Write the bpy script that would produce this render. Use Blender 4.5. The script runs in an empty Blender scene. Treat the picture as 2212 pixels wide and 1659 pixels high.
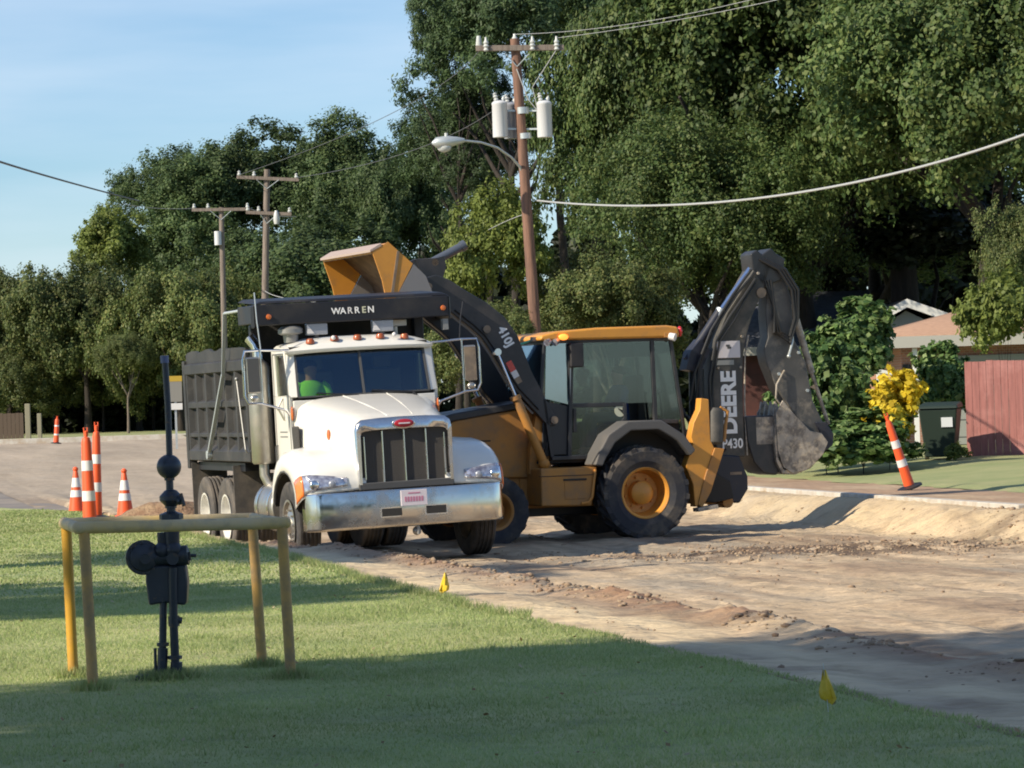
import bpy, bmesh, math, random
import numpy as np
from mathutils import Vector, Matrix
R_ = math.radians
SC = bpy.context.scene
COL = SC.collection
random.seed(4); RNG = np.random.default_rng(4)

# ------------------------------------------------------------------ camera
FPX = 7500.0                      # focal length in pixels of a 2212 px wide picture
pitch = math.atan(38.5/FPX); roll = R_(1.8)
fwd = Vector((0, math.cos(pitch), math.sin(pitch)))
right = Vector((1, 0, 0)); up = right.cross(fwd)
RR = math.cos(roll)*right - math.sin(roll)*up
UU = math.cos(roll)*up + math.sin(roll)*right
cam = bpy.data.cameras.new('camera'); camo = bpy.data.objects.new('camera', cam); COL.objects.link(camo)
cam.sensor_width = 36; cam.lens = 36*FPX/2212
cam.clip_start = .5; cam.clip_end = 4000
m3 = Matrix((RR, UU, -fwd)).transposed()
camo.matrix_world = Matrix.Translation((0, 0, 1.55)) @ m3.to_4x4()
SC.camera = camo
CZ = 1.55

# ------------------------------------------------------------------ light
SUN_EL = 33.0
SUN_TO = Vector((-.86, -.51, 0)).normalized()       # horizontal direction towards the sun
w = bpy.data.worlds.new('World'); SC.world = w; w.use_nodes = True
nt = w.node_tree; nt.nodes.clear()
out = nt.nodes.new('ShaderNodeOutputWorld'); bg = nt.nodes.new('ShaderNodeBackground')
sky = nt.nodes.new('ShaderNodeTexSky'); sky.sky_type = 'NISHITA'; sky.sun_disc = False
sky.sun_elevation = R_(SUN_EL); sky.sun_rotation = math.atan2(SUN_TO.x, SUN_TO.y) % (2*math.pi)
sky.air_density = 1.0; sky.dust_density = .15; sky.ozone_density = 4.0; sky.altitude = 0
tc = nt.nodes.new('ShaderNodeTexCoord'); mp = nt.nodes.new('ShaderNodeMapping'); mp.inputs['Scale'].default_value = (2.2, 2.2, 15)
mp.inputs['Rotation'].default_value = (0, R_(9), 0)
nz = nt.nodes.new('ShaderNodeTexNoise'); nz.inputs['Scale'].default_value = 2.2; nz.inputs['Detail'].default_value = 5; nz.inputs['Roughness'].default_value = .5
rp = nt.nodes.new('ShaderNodeValToRGB'); rp.color_ramp.elements[0].position = .40; rp.color_ramp.elements[1].position = .68
rp.color_ramp.elements[1].color = (.34, .34, .34, 1)
mx = nt.nodes.new('ShaderNodeMixRGB'); mx.inputs[2].default_value = (8.5, 9.4, 10.6, 1)
L = nt.links.new
tint = nt.nodes.new('ShaderNodeMixRGB'); tint.blend_type = 'MULTIPLY'; tint.inputs[0].default_value = 1; tint.inputs[2].default_value = (1.03, 1.17, 1.31, 1)
L(sky.outputs[0], tint.inputs[1])
L(tc.outputs['Generated'], mp.inputs[0]); L(mp.outputs[0], nz.inputs['Vector']); L(nz.outputs[0], rp.inputs[0])
L(rp.outputs[0], mx.inputs[0]); L(tint.outputs[0], mx.inputs[1]); L(mx.outputs[0], bg.inputs[0]); L(bg.outputs[0], out.inputs[0])
bg.inputs[1].default_value = .08
sun = bpy.data.lights.new('sun', 'SUN'); suno = bpy.data.objects.new('sun', sun); COL.objects.link(suno)
sun.energy = 5.0; sun.angle = R_(.55); sun.color = (1, .88, .70)
sv = Vector((SUN_TO.x*math.cos(R_(SUN_EL)), SUN_TO.y*math.cos(R_(SUN_EL)), math.sin(R_(SUN_EL))))
suno.rotation_euler = (-sv).to_track_quat('-Z', 'Y').to_euler()
SC.view_settings.view_transform = 'Standard'; SC.view_settings.look = 'None'
SC.view_settings.exposure = 0.38; SC.view_settings.gamma = 1
SC.cycles.max_bounces = 6; SC.cycles.transparent_max_bounces = 8; SC.cycles.filter_width = 1.9

# ------------------------------------------------------------------ pixel helper (measured positions)
def at(px, py, d):
    r = fwd*FPX + RR*(px-1106) + UU*(829.5-py)
    return Vector((0, 0, CZ)) + r*(d/r.y)

# ------------------------------------------------------------------ materials
def mat(name, c, rough=.6, metal=0, c2=None, scale=3, lo=.4, hi=.65, detail=4, bump=0, bscale=30, coat=0, spec=.5, stretch=(1, 1, 1), rot=(0, 0, 0), dirt=None, dlo=.5, dhi=.7, dscale=1.5, vcol=False, dist=.01, emit=0):
    m = bpy.data.materials.new(name); m.use_nodes = True
    n = m.node_tree.nodes; l = m.node_tree.links.new
    b = n['Principled BSDF']
    b.inputs['Base Color'].default_value = (*c, 1); b.inputs['Roughness'].default_value = rough
    b.inputs['Metallic'].default_value = metal; b.inputs['Coat Weight'].default_value = coat
    b.inputs['Specular IOR Level'].default_value = spec
    if emit: b.inputs['Emission Color'].default_value = (*c, 1); b.inputs['Emission Strength'].default_value = emit
    t = n.new('ShaderNodeTexCoord'); mp = n.new('ShaderNodeMapping')
    mp.inputs['Scale'].default_value = stretch; mp.inputs['Rotation'].default_value = rot
    l(t.outputs['Object'], mp.inputs[0])
    src = None
    if vcol:
        a = n.new('ShaderNodeAttribute'); a.attribute_name = 'soil'; src = a.outputs['Color']
    if c2 is not None:
        z = n.new('ShaderNodeTexNoise'); z.inputs['Scale'].default_value = scale; z.inputs['Detail'].default_value = detail; z.inputs['Roughness'].default_value = .6
        l(mp.outputs[0], z.inputs['Vector'])
        q = n.new('ShaderNodeMapRange'); q.inputs[1].default_value = lo; q.inputs[2].default_value = hi; l(z.outputs[0], q.inputs[0])
        x = n.new('ShaderNodeMixRGB'); l(q.outputs[0], x.inputs[0])
        if src is not None:
            l(src, x.inputs[1]); x.blend_type = 'MULTIPLY'; x.inputs[2].default_value = (*c2, 1)
        else:
            x.inputs[1].default_value = (*c, 1); x.inputs[2].default_value = (*c2, 1)
        src = x.outputs[0]
    if dirt is not None:
        z = n.new('ShaderNodeTexNoise'); z.inputs['Scale'].default_value = dscale; z.inputs['Detail'].default_value = 7; z.inputs['Roughness'].default_value = .7
        l(t.outputs['Object'], z.inputs['Vector'])
        q = n.new('ShaderNodeMapRange'); q.inputs[1].default_value = dlo; q.inputs[2].default_value = dhi; l(z.outputs[0], q.inputs[0])
        x = n.new('ShaderNodeMixRGB'); l(q.outputs[0], x.inputs[0])
        if src is not None: l(src, x.inputs[1])
        else: x.inputs[1].default_value = (*c, 1)
        x.inputs[2].default_value = (*dirt, 1); src = x.outputs[0]
        rr = n.new('ShaderNodeMapRange'); rr.inputs[3].default_value = rough; rr.inputs[4].default_value = max(rough, .75)
        l(q.outputs[0], rr.inputs[0]); l(rr.outputs[0], b.inputs['Roughness'])
    if src is not None: l(src, b.inputs['Base Color'])
    if bump:
        z = n.new('ShaderNodeTexNoise'); z.inputs['Scale'].default_value = bscale; z.inputs['Detail'].default_value = 6
        l(mp.outputs[0], z.inputs['Vector'])
        bb = n.new('ShaderNodeBump'); bb.inputs['Strength'].default_value = bump; bb.inputs['Distance'].default_value = dist
        l(z.outputs[0], bb.inputs['Height']); l(bb.outputs[0], b.inputs['Normal'])
    return m

def glass(name, tint, gloss=.2, rough=.02, gcol=(1, 1, 1)):
    m = bpy.data.materials.new(name); m.use_nodes = True
    n = m.node_tree.nodes; l = m.node_tree.links.new; n.clear()
    o = n.new('ShaderNodeOutputMaterial'); t = n.new('ShaderNodeBsdfTransparent'); g = n.new('ShaderNodeBsdfGlossy')
    t.inputs[0].default_value = (*tint, 1); g.inputs['Roughness'].default_value = rough; g.inputs[0].default_value = (*gcol, 1)
    lw = n.new('ShaderNodeLayerWeight'); lw.inputs[0].default_value = .25
    q = n.new('ShaderNodeMapRange'); q.inputs[3].default_value = gloss; q.inputs[4].default_value = .9
    l(lw.outputs['Fresnel'], q.inputs[0])
    x = n.new('ShaderNodeMixShader'); l(q.outputs[0], x.inputs[0]); l(t.outputs[0], x.inputs[1]); l(g.outputs[0], x.inputs[2]); l(x.outputs[0], o.inputs[0])
    return m

def leafmat(name, cols, trans=.3, nscale=.35, big=(.75, 1.2)):
    m = bpy.data.materials.new(name); m.use_nodes = True
    n = m.node_tree.nodes; l = m.node_tree.links.new
    b = n['Principled BSDF']; b.inputs['Roughness'].default_value = .55; b.inputs['Specular IOR Level'].default_value = .3
    g = n.new('ShaderNodeNewGeometry'); r = n.new('ShaderNodeValToRGB')
    els = r.color_ramp.elements
    els[0].color = (*cols[0], 1); els[1].color = (*cols[-1], 1)
    for i, c in enumerate(cols[1:-1], 1):
        e = els.new(i/(len(cols)-1)); e.color = (*c, 1)
    l(g.outputs['Random Per Island'], r.inputs[0])
    t = n.new('ShaderNodeTexCoord'); z = n.new('ShaderNodeTexNoise'); z.inputs['Scale'].default_value = nscale; z.inputs['Detail'].default_value = 3
    l(t.outputs['Object'], z.inputs['Vector'])
    q = n.new('ShaderNodeMapRange'); q.inputs[1].default_value = .35; q.inputs[2].default_value = .65; q.inputs[3].default_value = big[0]; q.inputs[4].default_value = big[1]
    l(z.outputs[0], q.inputs[0])
    oi = n.new('ShaderNodeObjectInfo'); q2 = n.new('ShaderNodeMapRange'); q2.inputs[3].default_value = .8; q2.inputs[4].default_value = 1.2
    l(oi.outputs['Random'], q2.inputs[0])
    mm = n.new('ShaderNodeMath'); mm.operation = 'MULTIPLY'; l(q.outputs[0], mm.inputs[0]); l(q2.outputs[0], mm.inputs[1])
    x = n.new('ShaderNodeVectorMath'); x.operation = 'SCALE'; l(r.outputs[0], x.inputs[0]); l(mm.outputs[0], x.inputs['Scale'])
    l(x.outputs[0], b.inputs['Base Color'])
    tr = n.new('ShaderNodeBsdfTranslucent'); l(x.outputs[0], tr.inputs[0])
    ms = n.new('ShaderNodeMixShader'); ms.inputs[0].default_value = trans
    l(b.outputs[0], ms.inputs[1]); l(tr.outputs[0], ms.inputs[2]); l(ms.outputs[0], n['Material Output'].inputs[0])
    return m

M = dict(
 white=mat('white paint', (.74, .725, .67), .28, coat=.4, dirt=(.55, .50, .42), dlo=.55, dhi=.95, dscale=1.2),
 brushed=mat('dull chrome', (.62, .605, .58), .13, 1, dirt=(.34, .31, .27), dlo=.45, dhi=.85, dscale=2.2),
 chrome=mat('chrome', (.74, .74, .74), .14, 1, dirt=(.42, .38, .33), dlo=.45, dhi=.9, dscale=2),
 steel=mat('polished steel', (.52, .50, .46), .28, .9, dirt=(.36, .32, .27), dlo=.4, dhi=.85, dscale=3),
 black=mat('black paint', (.012, .013, .018), .45, dirt=(.05, .045, .04), dlo=.5, dhi=.8),
 body=mat('dusty dark steel', (.026, .026, .027), .6, c2=(.048, .046, .045), scale=1.6, dirt=(.13, .115, .10), dlo=.58, dhi=.85, dscale=2.5, bump=.3, bscale=14),
 rubber=mat('tyre rubber', (.035, .034, .034), .85, c2=(.085, .075, .065), scale=6, bump=.3, bscale=40),
 dusty=mat('dusty tyre rubber', (.075, .07, .065), .9, c2=(.14, .12, .10), scale=4, bump=.3, bscale=40),
 mesh=mat('grille mesh', (.055, .05, .045), .7, bump=1, bscale=120),
 amber=mat('amber lens', (.55, .14, .03), .2, coat=.6), orangel=mat('orange lens', (.9, .22, .04), .2, coat=.6),
 lens=mat('clear lens', (.62, .62, .66), .08, .6, c2=(.25, .24, .30), scale=14, coat=.6),
 red=mat('red enamel', (.42, .02, .035), .3), redl=mat('red lens', (.6, .02, .02), .2, coat=.5),
 plate=mat('white plate', (.70, .64, .68), .5), pink=mat('pink plate print', (.55, .22, .32), .5),
 grey=mat('grey metal', (.28, .28, .27), .45, .4), dgrey=mat('dark grey plastic', (.075, .075, .075), .55),
 strobe=mat('grey lamp housing', (.36, .38, .42), .3, .3),
 glassw=glass('windscreen glass', (.80, .85, .80), .09, .04, (.66, .76, .88)), glasss=glass('side glass', (.72, .76, .68), .08),
 glassc=glass('green tinted cab glass', (.74, .80, .77), .075, .05, (.8, .9, .95)), glassf=glass('cab windscreen glass', (.35, .45, .55), .40, .05, (.75, .9, 1)),
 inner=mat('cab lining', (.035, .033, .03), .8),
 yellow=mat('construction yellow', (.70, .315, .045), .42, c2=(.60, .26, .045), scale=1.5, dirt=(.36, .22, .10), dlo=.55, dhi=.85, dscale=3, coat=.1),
 shade_yellow=mat('shaded dusty construction yellow', (.50, .225, .045), .6, c2=(.38, .19, .06), scale=2, dirt=(.28, .17, .09), dlo=.5, dhi=.8, dscale=4),  # yellow browned to carry the shade on the machine's sides, with dust
 arm=mat('black loader paint', (.028, .030, .034), .42, dirt=(.10, .09, .085), dlo=.5, dhi=.85, dscale=2),
 armd=mat('dusty black paint', (.055, .055, .050), .6, dirt=(.17, .15, .125), dlo=.45, dhi=.8, dscale=3),
 navy=mat('blue black paint', (.018, .021, .035), .5, dirt=(.08, .07, .06), dlo=.52, dhi=.85, dscale=3),
 worn=mat('worn digging steel', (.40, .36, .30), .7, .05, c2=(.20, .175, .145), scale=7, lo=.42, hi=.58, dirt=(.56, .47, .34), dlo=.5, dhi=.62, dscale=9, bump=.5, bscale=20),
 bgrey=mat('bare bucket steel', (.26, .25, .245), .5, .3, dirt=(.20, .17, .14), dlo=.5, dhi=.8),
 dustin=mat('bucket inside steel', (.20, .155, .115), .8, c2=(.32, .24, .16), scale=5, bump=.4),
 rod=mat('chromed rod', (.62, .66, .75), .15, 1), lettering=mat('white lettering', (.88, .88, .86), .5),
 cream=mat('cream sticker', (.62, .62, .45), .5), hose=mat('rubber hose', (.02, .02, .02), .5),
 hivis=mat('lime work shirt', (.30, .85, .06), .8), navycloth=mat('blue work shirt', (.03, .06, .22), .85), denim=mat('denim', (.05, .07, .13), .9),
 skin=mat('skin', (.36, .20, .13), .6), hair=mat('dark hair', (.02, .014, .01), .8),
 wood=mat('weathered pole wood', (.23, .125, .085), .85, c2=(.13, .075, .055), scale=3, stretch=(6, 6, .5), bump=.5, bscale=8),
 woodg=mat('grey pole wood', (.23, .19, .16), .85, c2=(.15, .12, .10), scale=3, stretch=(6, 6, .5), bump=.4),
 xf=mat('pale grey transformer paint', (.60, .61, .62), .4), insul=mat('pale insulator', (.52, .54, .52), .3),
 galv=mat('galvanised metal', (.52, .56, .56), .4, .5), cable=mat('cable', (.10, .105, .11), .6), cablel=mat('pale cable', (.42, .43, .42), .5),
 guard=mat('weathered yellow paint', (.56, .33, .09), .55, c2=(.42, .27, .11), scale=4, dirt=(.22, .17, .12), dlo=.45, dhi=.75, dscale=6, bump=.15),
 guardy=mat('fresh yellow paint', (.62, .33, .03), .5, c2=(.48, .26, .05), scale=4),
 guardg=mat('grey chalked yellow paint', (.60, .47, .27), .6, c2=(.62, .44, .17), scale=3, dirt=(.36, .29, .20), dlo=.5, dhi=.75, dscale=7),
 meter=mat('dark navy gas pipe paint', (.022, .030, .048), .4, c2=(.034, .042, .058), scale=9, dirt=(.12, .085, .055), dlo=.58, dhi=.68, dscale=16),
 metertip=mat('blue grey cap', (.12, .14, .26), .5),
 cone=mat('orange cone plastic', (.80, .105, .025), .5, dirt=(.45, .10, .04), dlo=.55, dhi=.85), conew=mat('white reflective band', (.74, .72, .70), .5, dirt=(.5, .45, .42), dlo=.55, dhi=.8),
 flag=mat('yellow flag plastic', (.66, .45, .02), .5),
 bin=mat('dark green bin plastic', (.016, .030, .022), .5), binl=mat('white sticker', (.65, .68, .70), .5),
 fence=mat('red brown fence boards', (.33, .13, .115), .8, c2=(.24, .095, .085), scale=2, stretch=(8, 8, .6), dirt=(.46, .22, .20), dlo=.5, dhi=.8),
 fenceb=mat('brown boards', (.10, .07, .05), .8), post=mat('pale post wood', (.26, .24, .17), .8),
 roofb=mat('brown shingles', (.34, .215, .15), .9, c2=(.25, .155, .11), scale=9, stretch=(1, 3, 3), bump=.4),
 roofg=mat('slate grey shingles', (.075, .085, .11), .9, c2=(.05, .055, .07), scale=9, bump=.4),
 roofw=mat('weathered grey shingles', (.17, .15, .13), .9, c2=(.11, .10, .09), scale=9),
 fascia=mat('pale fascia', (.42, .41, .37), .6), fasciaw=mat('white fascia', (.74, .74, .70), .6),
 siding=mat('grey green siding', (.30, .31, .28), .8), pane=mat('dark window pane', (.02, .025, .03), .1),
 bark=mat('bark', (.04, .032, .026), .95, c2=(.022, .018, .015), scale=4, stretch=(3, 3, .7), bump=.8, bscale=10, dist=.03),
 barkp=mat('pale bark', (.21, .17, .135), .95, c2=(.12, .10, .08), scale=4, stretch=(3, 3, .7), bump=.6, bscale=10),
 conc=mat('concrete kerb', (.52, .50, .45), .85, c2=(.42, .38, .32), scale=3, dirt=(.40, .30, .20), dlo=.5, dhi=.8),
 signy=mat('yellow sign', (.48, .33, .04), .5), signg=mat('grey sign back', (.24, .235, .21), .6), signw=mat('white sign', (.70, .70, .68), .6),
)
def brickmat():
    m = bpy.data.materials.new('brick'); m.use_nodes = True; n = m.node_tree.nodes; l = m.node_tree.links.new
    b = n['Principled BSDF']; b.inputs['Roughness'].default_value = .9
    k = n.new('ShaderNodeTexBrick'); k.inputs['Color1'].default_value = (.42, .20, .12, 1); k.inputs['Color2'].default_value = (.30, .15, .10, 1); k.inputs['Mortar'].default_value = (.38, .33, .28, 1)
    k.inputs['Scale'].default_value = 4.5; t = n.new('ShaderNodeTexCoord'); mp = n.new('ShaderNodeMapping'); mp.inputs['Rotation'].default_value = (R_(90), 0, 0)
    l(t.outputs['Object'], mp.inputs[0]); l(mp.outputs[0], k.inputs[0]); l(k.outputs[0], b.inputs['Base Color']); return m
M['brick'] = brickmat()
M['meterd'] = mat('chipped navy fitting', (.035, .042, .055), .5, dirt=(.14, .085, .05), dlo=.5, dhi=.62, dscale=22)
M['maroon'] = mat('dark maroon wall', (.085, .028, .024), .8, c2=(.05, .02, .018), scale=2)
M['dip'] = mat('scraped black paint', (.075, .075, .072), .55, c2=(.12, .115, .105), scale=2.5, dirt=(.26, .23, .185), dlo=.52, dhi=.72, dscale=4, bump=.2)
M['amberd'] = mat('dull amber lens', (.36, .085, .02), .3, coat=.4)
M['lining'] = mat('shade dark dirty bucket lining', (.13, .095, .07), .8, c2=(.24, .17, .11), scale=4, bump=.4)  # dark brown paints the shade inside the bucket, along with its dirt
M['fendg'] = mat('grey fender plastic', (.105, .102, .098), .6, dirt=(.17, .15, .13), dlo=.5, dhi=.8)
M['navy2'] = mat('blue grey cylinder paint', (.075, .09, .12), .4)
M['beacon'] = mat('lit turn lamp', (1, .28, .04), .3, emit=1.6)
M['greenl'] = mat('green lamp', (.10, .52, .32), .3)
M['edge'] = mat('sunlit pale edge steel', (.52, .40, .33), .5, .3)  # pale tone carries the sunlight on the bucket's top lip
M['platew'] = mat('white boom plate', (.66, .62, .63), .5)
M['leaf_oak'] = leafmat('oak leaves', [(.050, .092, .030), (.084, .138, .040), (.118, .172, .052), (.165, .20, .062)], .35)
M['leaf_pine'] = leafmat('pine needles', [(.040, .074, .034), (.066, .108, .044), (.09, .138, .050)], .3)
M['leaf_lime'] = leafmat('light green leaves', [(.11, .15, .035), (.16, .205, .048), (.22, .26, .06)], .4)
M['leaf_far'] = leafmat('distant tree leaves', [(.058, .098, .042), (.094, .145, .054), (.135, .185, .066)], .4)
M['leaf_olive'] = leafmat('olive leaves', [(.068, .100, .034), (.102, .142, .044), (.145, .180, .056), (.20, .20, .07)], .35)
M['leaf_shrub'] = leafmat('broad shrub leaves', [(.05, .11, .035), (.09, .17, .05), (.17, .27, .08), (.28, .36, .14)], .35, 1.5)
M['leaf_yellow'] = leafmat('yellow shrub leaves', [(.42, .30, .02), (.66, .50, .03), (.75, .62, .06)], .3, 2)
M['leaf_dark'] = leafmat('shade darkened leaves', [(.012, .020, .010), (.025, .036, .014), (.040, .055, .020)], .2)  # leaf green darkened to carry the shade below the big crowns
M['grassb'] = leafmat('grass blades', [(.235, .315, .105), (.305, .385, .135), (.39, .44, .175), (.52, .50, .27)], .4, .5, (.85, 1.15))

# ------------------------------------------------------------------ mesh helpers
def tag(o, label=None, cat=None, group=None, kind=None):
    if label: o['label'] = label
    if cat: o['category'] = cat
    if group: o['group'] = group
    if kind: o['kind'] = kind
    return o
def thing(name, label, cat, loc=(0, 0, 0), rot=(0, 0, 0), group=None):
    o = bpy.data.objects.new(name, None); COL.objects.link(o); o.location = loc; o.rotation_euler = rot
    o.empty_display_size = .2
    return tag(o, label, cat, group)
def copy_tree(o, parent=None):
    c = o.copy(); COL.objects.link(c)
    if parent: c.parent = parent
    for ch in list(o.children): copy_tree(ch, c)
    return c

class MB:
    def __init__(s): s.v = []; s.f = []
    def add(s, vs, fs):
        k = len(s.v); s.v += [tuple(v) for v in vs]; s.f += [tuple(i+k for i in f) for f in fs]; return s
    def bx(s, x0, x1, y0, y1, z0, z1):
        return s.add([(x, y, z) for x in (x0, x1) for y in (y0, y1) for z in (z0, z1)],
                     [(0, 1, 3, 2), (4, 6, 7, 5), (0, 4, 5, 1), (2, 3, 7, 6), (0, 2, 6, 4), (1, 5, 7, 3)])
    def hexa(s, p):   # p[0..3] bottom ring, p[4..7] top ring
        return s.add(p, [(0, 3, 2, 1), (4, 5, 6, 7), (0, 1, 5, 4), (1, 2, 6, 5), (2, 3, 7, 6), (3, 0, 4, 7)])
    def bar(s, a, b, wx, wy, upv=(0, 0, 1)):
        a = Vector(a); b = Vector(b); d = (b-a).normalized(); u = Vector(upv)
        if abs(d.dot(u)) > .95: u = Vector((0, 1, 0))
        x = d.cross(u).normalized()*wx/2; y = x.normalized().cross(d)*wy/2
        return s.hexa([a-x-y, a+x-y, a+x+y, a-x+y, b-x-y, b+x-y, b+x+y, b-x+y])
    def prism(s, poly, axis, a, b):     # poly in the two other axes, extruded a..b
        n = len(poly)
        def P(u, v, w): return {'x': (w, u, v), 'y': (u, w, v), 'z': (u, v, w)}[axis]
        vs = [P(u, v, a) for u, v in poly]+[P(u, v, b) for u, v in poly]
        return s.add(vs, [tuple(range(n)), tuple(range(2*n-1, n-1, -1))]+[(i, (i+1) % n, n+(i+1) % n, n+i) for i in range(n)])
    def cyl(s, a, b, r0, r1=None, n=16, cap=True):
        r1 = r0 if r1 is None else r1
        a = Vector(a); b = Vector(b); d = (b-a).normalized(); u = Vector((0, 0, 1)) if abs(d.z) < .9 else Vector((1, 0, 0))
        x = d.cross(u).normalized(); y = d.cross(x)
        vs = []
        for c, r in ((a, r0), (b, r1)):
            for i in range(n):
                t = 2*math.pi*i/n; vs.append(c+x*math.cos(t)*r+y*math.sin(t)*r)
        fs = [(i, (i+1) % n, n+(i+1) % n, n+i) for i in range(n)]
        if cap: fs += [tuple(range(n-1, -1, -1)), tuple(range(n, 2*n))]
        return s.add(vs, fs)
    def tube(s, path, r, n=8):
        path = [Vector(p) for p in path]; vs = []; m = len(path)
        rs = r if isinstance(r, (list, tuple)) else [r]*m
        ref = None
        for k, p in enumerate(path):
            d = (path[min(k+1, m-1)]-path[max(k-1, 0)]).normalized()
            if ref is None:
                ref = Vector((0, 0, 1)) if abs(d.z) < .9 else Vector((1, 0, 0))
            x = (ref - d*ref.dot(d)).normalized(); ref = x; y = d.cross(x)
            for i in range(n):
                t = 2*math.pi*i/n; vs.append(p+x*math.cos(t)*rs[k]+y*math.sin(t)*rs[k])
        fs = [(k*n+i, k*n+(i+1) % n, (k+1)*n+(i+1) % n, (k+1)*n+i) for k in range(m-1) for i in range(n)]
        fs += [tuple(range(n-1, -1, -1)), tuple(range((m-1)*n, m*n))]
        return s.add(vs, fs)
    def lathe(s, prof, c, axis, n=32, closed=False):   # prof (r, h) along axis
        c = Vector(c); d = Vector(axis).normalized(); u = Vector((0, 0, 1)) if abs(d.z) < .9 else Vector((1, 0, 0))
        x = d.cross(u).normalized(); y = d.cross(x); m = len(prof); vs = []
        for r, h in prof:
            for i in range(n):
                t = 2*math.pi*i/n; vs.append(c+d*h+(x*math.cos(t)+y*math.sin(t))*max(r, 1e-4))
        K = m if closed else m-1
        fs = [(k*n+i, k*n+(i+1) % n, ((k+1) % m)*n+(i+1) % n, ((k+1) % m)*n+i) for k in range(K) for i in range(n)]
        return s.add(vs, fs)
    def grid(s, rows, closed=False):
        m = len(rows); n = len(rows[0]); vs = [p for r in rows for p in r]
        fs = [(i*n+j, i*n+(j+1) % n, (i+1)*n+(j+1) % n, (i+1)*n+j) for i in range(m-1) for j in range(n if closed else n-1)]
        return s.add(vs, fs)
    def sphere(s, c, r, sc=(1, 1, 1), n=14, m=10):
        vs = []; c = Vector(c)
        for k in range(m+1):
            p = math.pi*k/m
            for i in range(n):
                t = 2*math.pi*i/n
                vs.append((c.x+r*sc[0]*math.sin(p)*math.cos(t), c.y+r*sc[1]*math.sin(p)*math.sin(t), c.z+r*sc[2]*math.cos(p)))
        return s.add(vs, [(k*n+i, k*n+(i+1) % n, (k+1)*n+(i+1) % n, (k+1)*n+i) for k in range(m) for i in range(n)])
    def mirror(s, ax=0):
        k = len(s.v); s.v += [tuple(-c if i == ax else c for i, c in enumerate(v)) for v in s.v]
        s.f += [tuple(i+k for i in reversed(f)) for f in s.f]; return s
    def build(s, name, m, parent=None, bevel=0, angle=38, label=None, seg=2, solid=0):
        me = bpy.data.meshes.new(name); me.from_pydata(s.v, [], s.f)
        bm = bmesh.new(); bm.from_mesh(me)
        bmesh.ops.remove_doubles(bm, verts=bm.verts, dist=1e-5)
        bmesh.ops.recalc_face_normals(bm, faces=bm.faces)
        bm.to_mesh(me); bm.free()
        me.shade_smooth(); me.set_sharp_from_angle(angle=R_(angle))
        me.materials.append(m)
        o = bpy.data.objects.new(name, me); COL.objects.link(o)
        if parent: o.parent = parent
        if solid:
            q = o.modifiers.new('solid', 'SOLIDIFY'); q.thickness = solid; q.offset = 0
        if bevel:
            b = o.modifiers.new('bevel', 'BEVEL'); b.width = bevel; b.segments = seg; b.limit_method = 'ANGLE'; b.angle_limit = R_(40); b.harden_normals = True
        if label: o['label'] = label
        return o

def text(name, s, m, parent, size, origin, xdir, ydir, ext=.003, align='CENTER', bold=0, sx=1):
    cu = bpy.data.curves.new(name, 'FONT'); cu.body = s; cu.size = size; cu.extrude = ext; cu.align_x = align; cu.align_y = 'CENTER'; cu.offset = bold
    tmp = bpy.data.objects.new('tmp', cu); COL.objects.link(tmp)
    dg = bpy.context.evaluated_depsgraph_get(); me = bpy.data.meshes.new_from_object(tmp.evaluated_get(dg))
    bpy.data.objects.remove(tmp); bpy.data.curves.remove(cu)
    me.name = name; me.materials.clear(); me.materials.append(m)
    x = Vector(xdir).normalized(); y = Vector(ydir).normalized(); z = x.cross(y)
    mt = Matrix((x*sx, y, z)).transposed().to_4x4(); mt.translation = Vector(origin)
    me.transform(mt)
    o = bpy.data.objects.new(name, me); COL.objects.link(o); o.parent = parent; return o

def fast_mesh(name, V, F, m, parent=None, smooth=False):
    """V (n,3) array, F (k,q) array of equal sized faces"""
    me = bpy.data.meshes.new(name); k, q = F.shape
    me.vertices.add(len(V)); me.vertices.foreach_set('co', np.ascontiguousarray(V, dtype=np.float32).ravel())
    me.loops.add(k*q); me.loops.foreach_set('vertex_index', np.ascontiguousarray(F, dtype=np.int32).ravel())
    me.polygons.add(k); me.polygons.foreach_set('loop_start', np.arange(0, k*q, q, dtype=np.int32))
    me.update(calc_edges=True)
    if smooth: me.shade_smooth()
    if m: me.materials.append(m)
    o = bpy.data.objects.new(name, me); COL.objects.link(o)
    if parent: o.parent = parent
    return o

# value noise on numpy arrays
_T = RNG.random((256, 256))
def vn(x, y):
    x = np.asarray(x, float); y = np.asarray(y, float)
    xi = np.floor(x).astype(int); yi = np.floor(y).astype(int); fx = x-xi; fy = y-yi
    fx = fx*fx*(3-2*fx); fy = fy*fy*(3-2*fy)
    a = _T[xi & 255, yi & 255]; b = _T[(xi+1) & 255, yi & 255]; c = _T[xi & 255, (yi+1) & 255]; d = _T[(xi+1) & 255, (yi+1) & 255]
    return (a*(1-fx)+b*fx)*(1-fy)+(c*(1-fx)+d*fx)*fy - .5
def fbm(x, y, o=4):
    r = 0; a = 1
    for i in range(o): r = r+a*vn(x*2**i+17*i, y*2**i+5*i); a *= .5
    return r
def ss(a, b, x):
    t = np.clip((np.asarray(x, float)-a)/(b-a), 0, 1); return t*t*(3-2*t)

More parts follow.
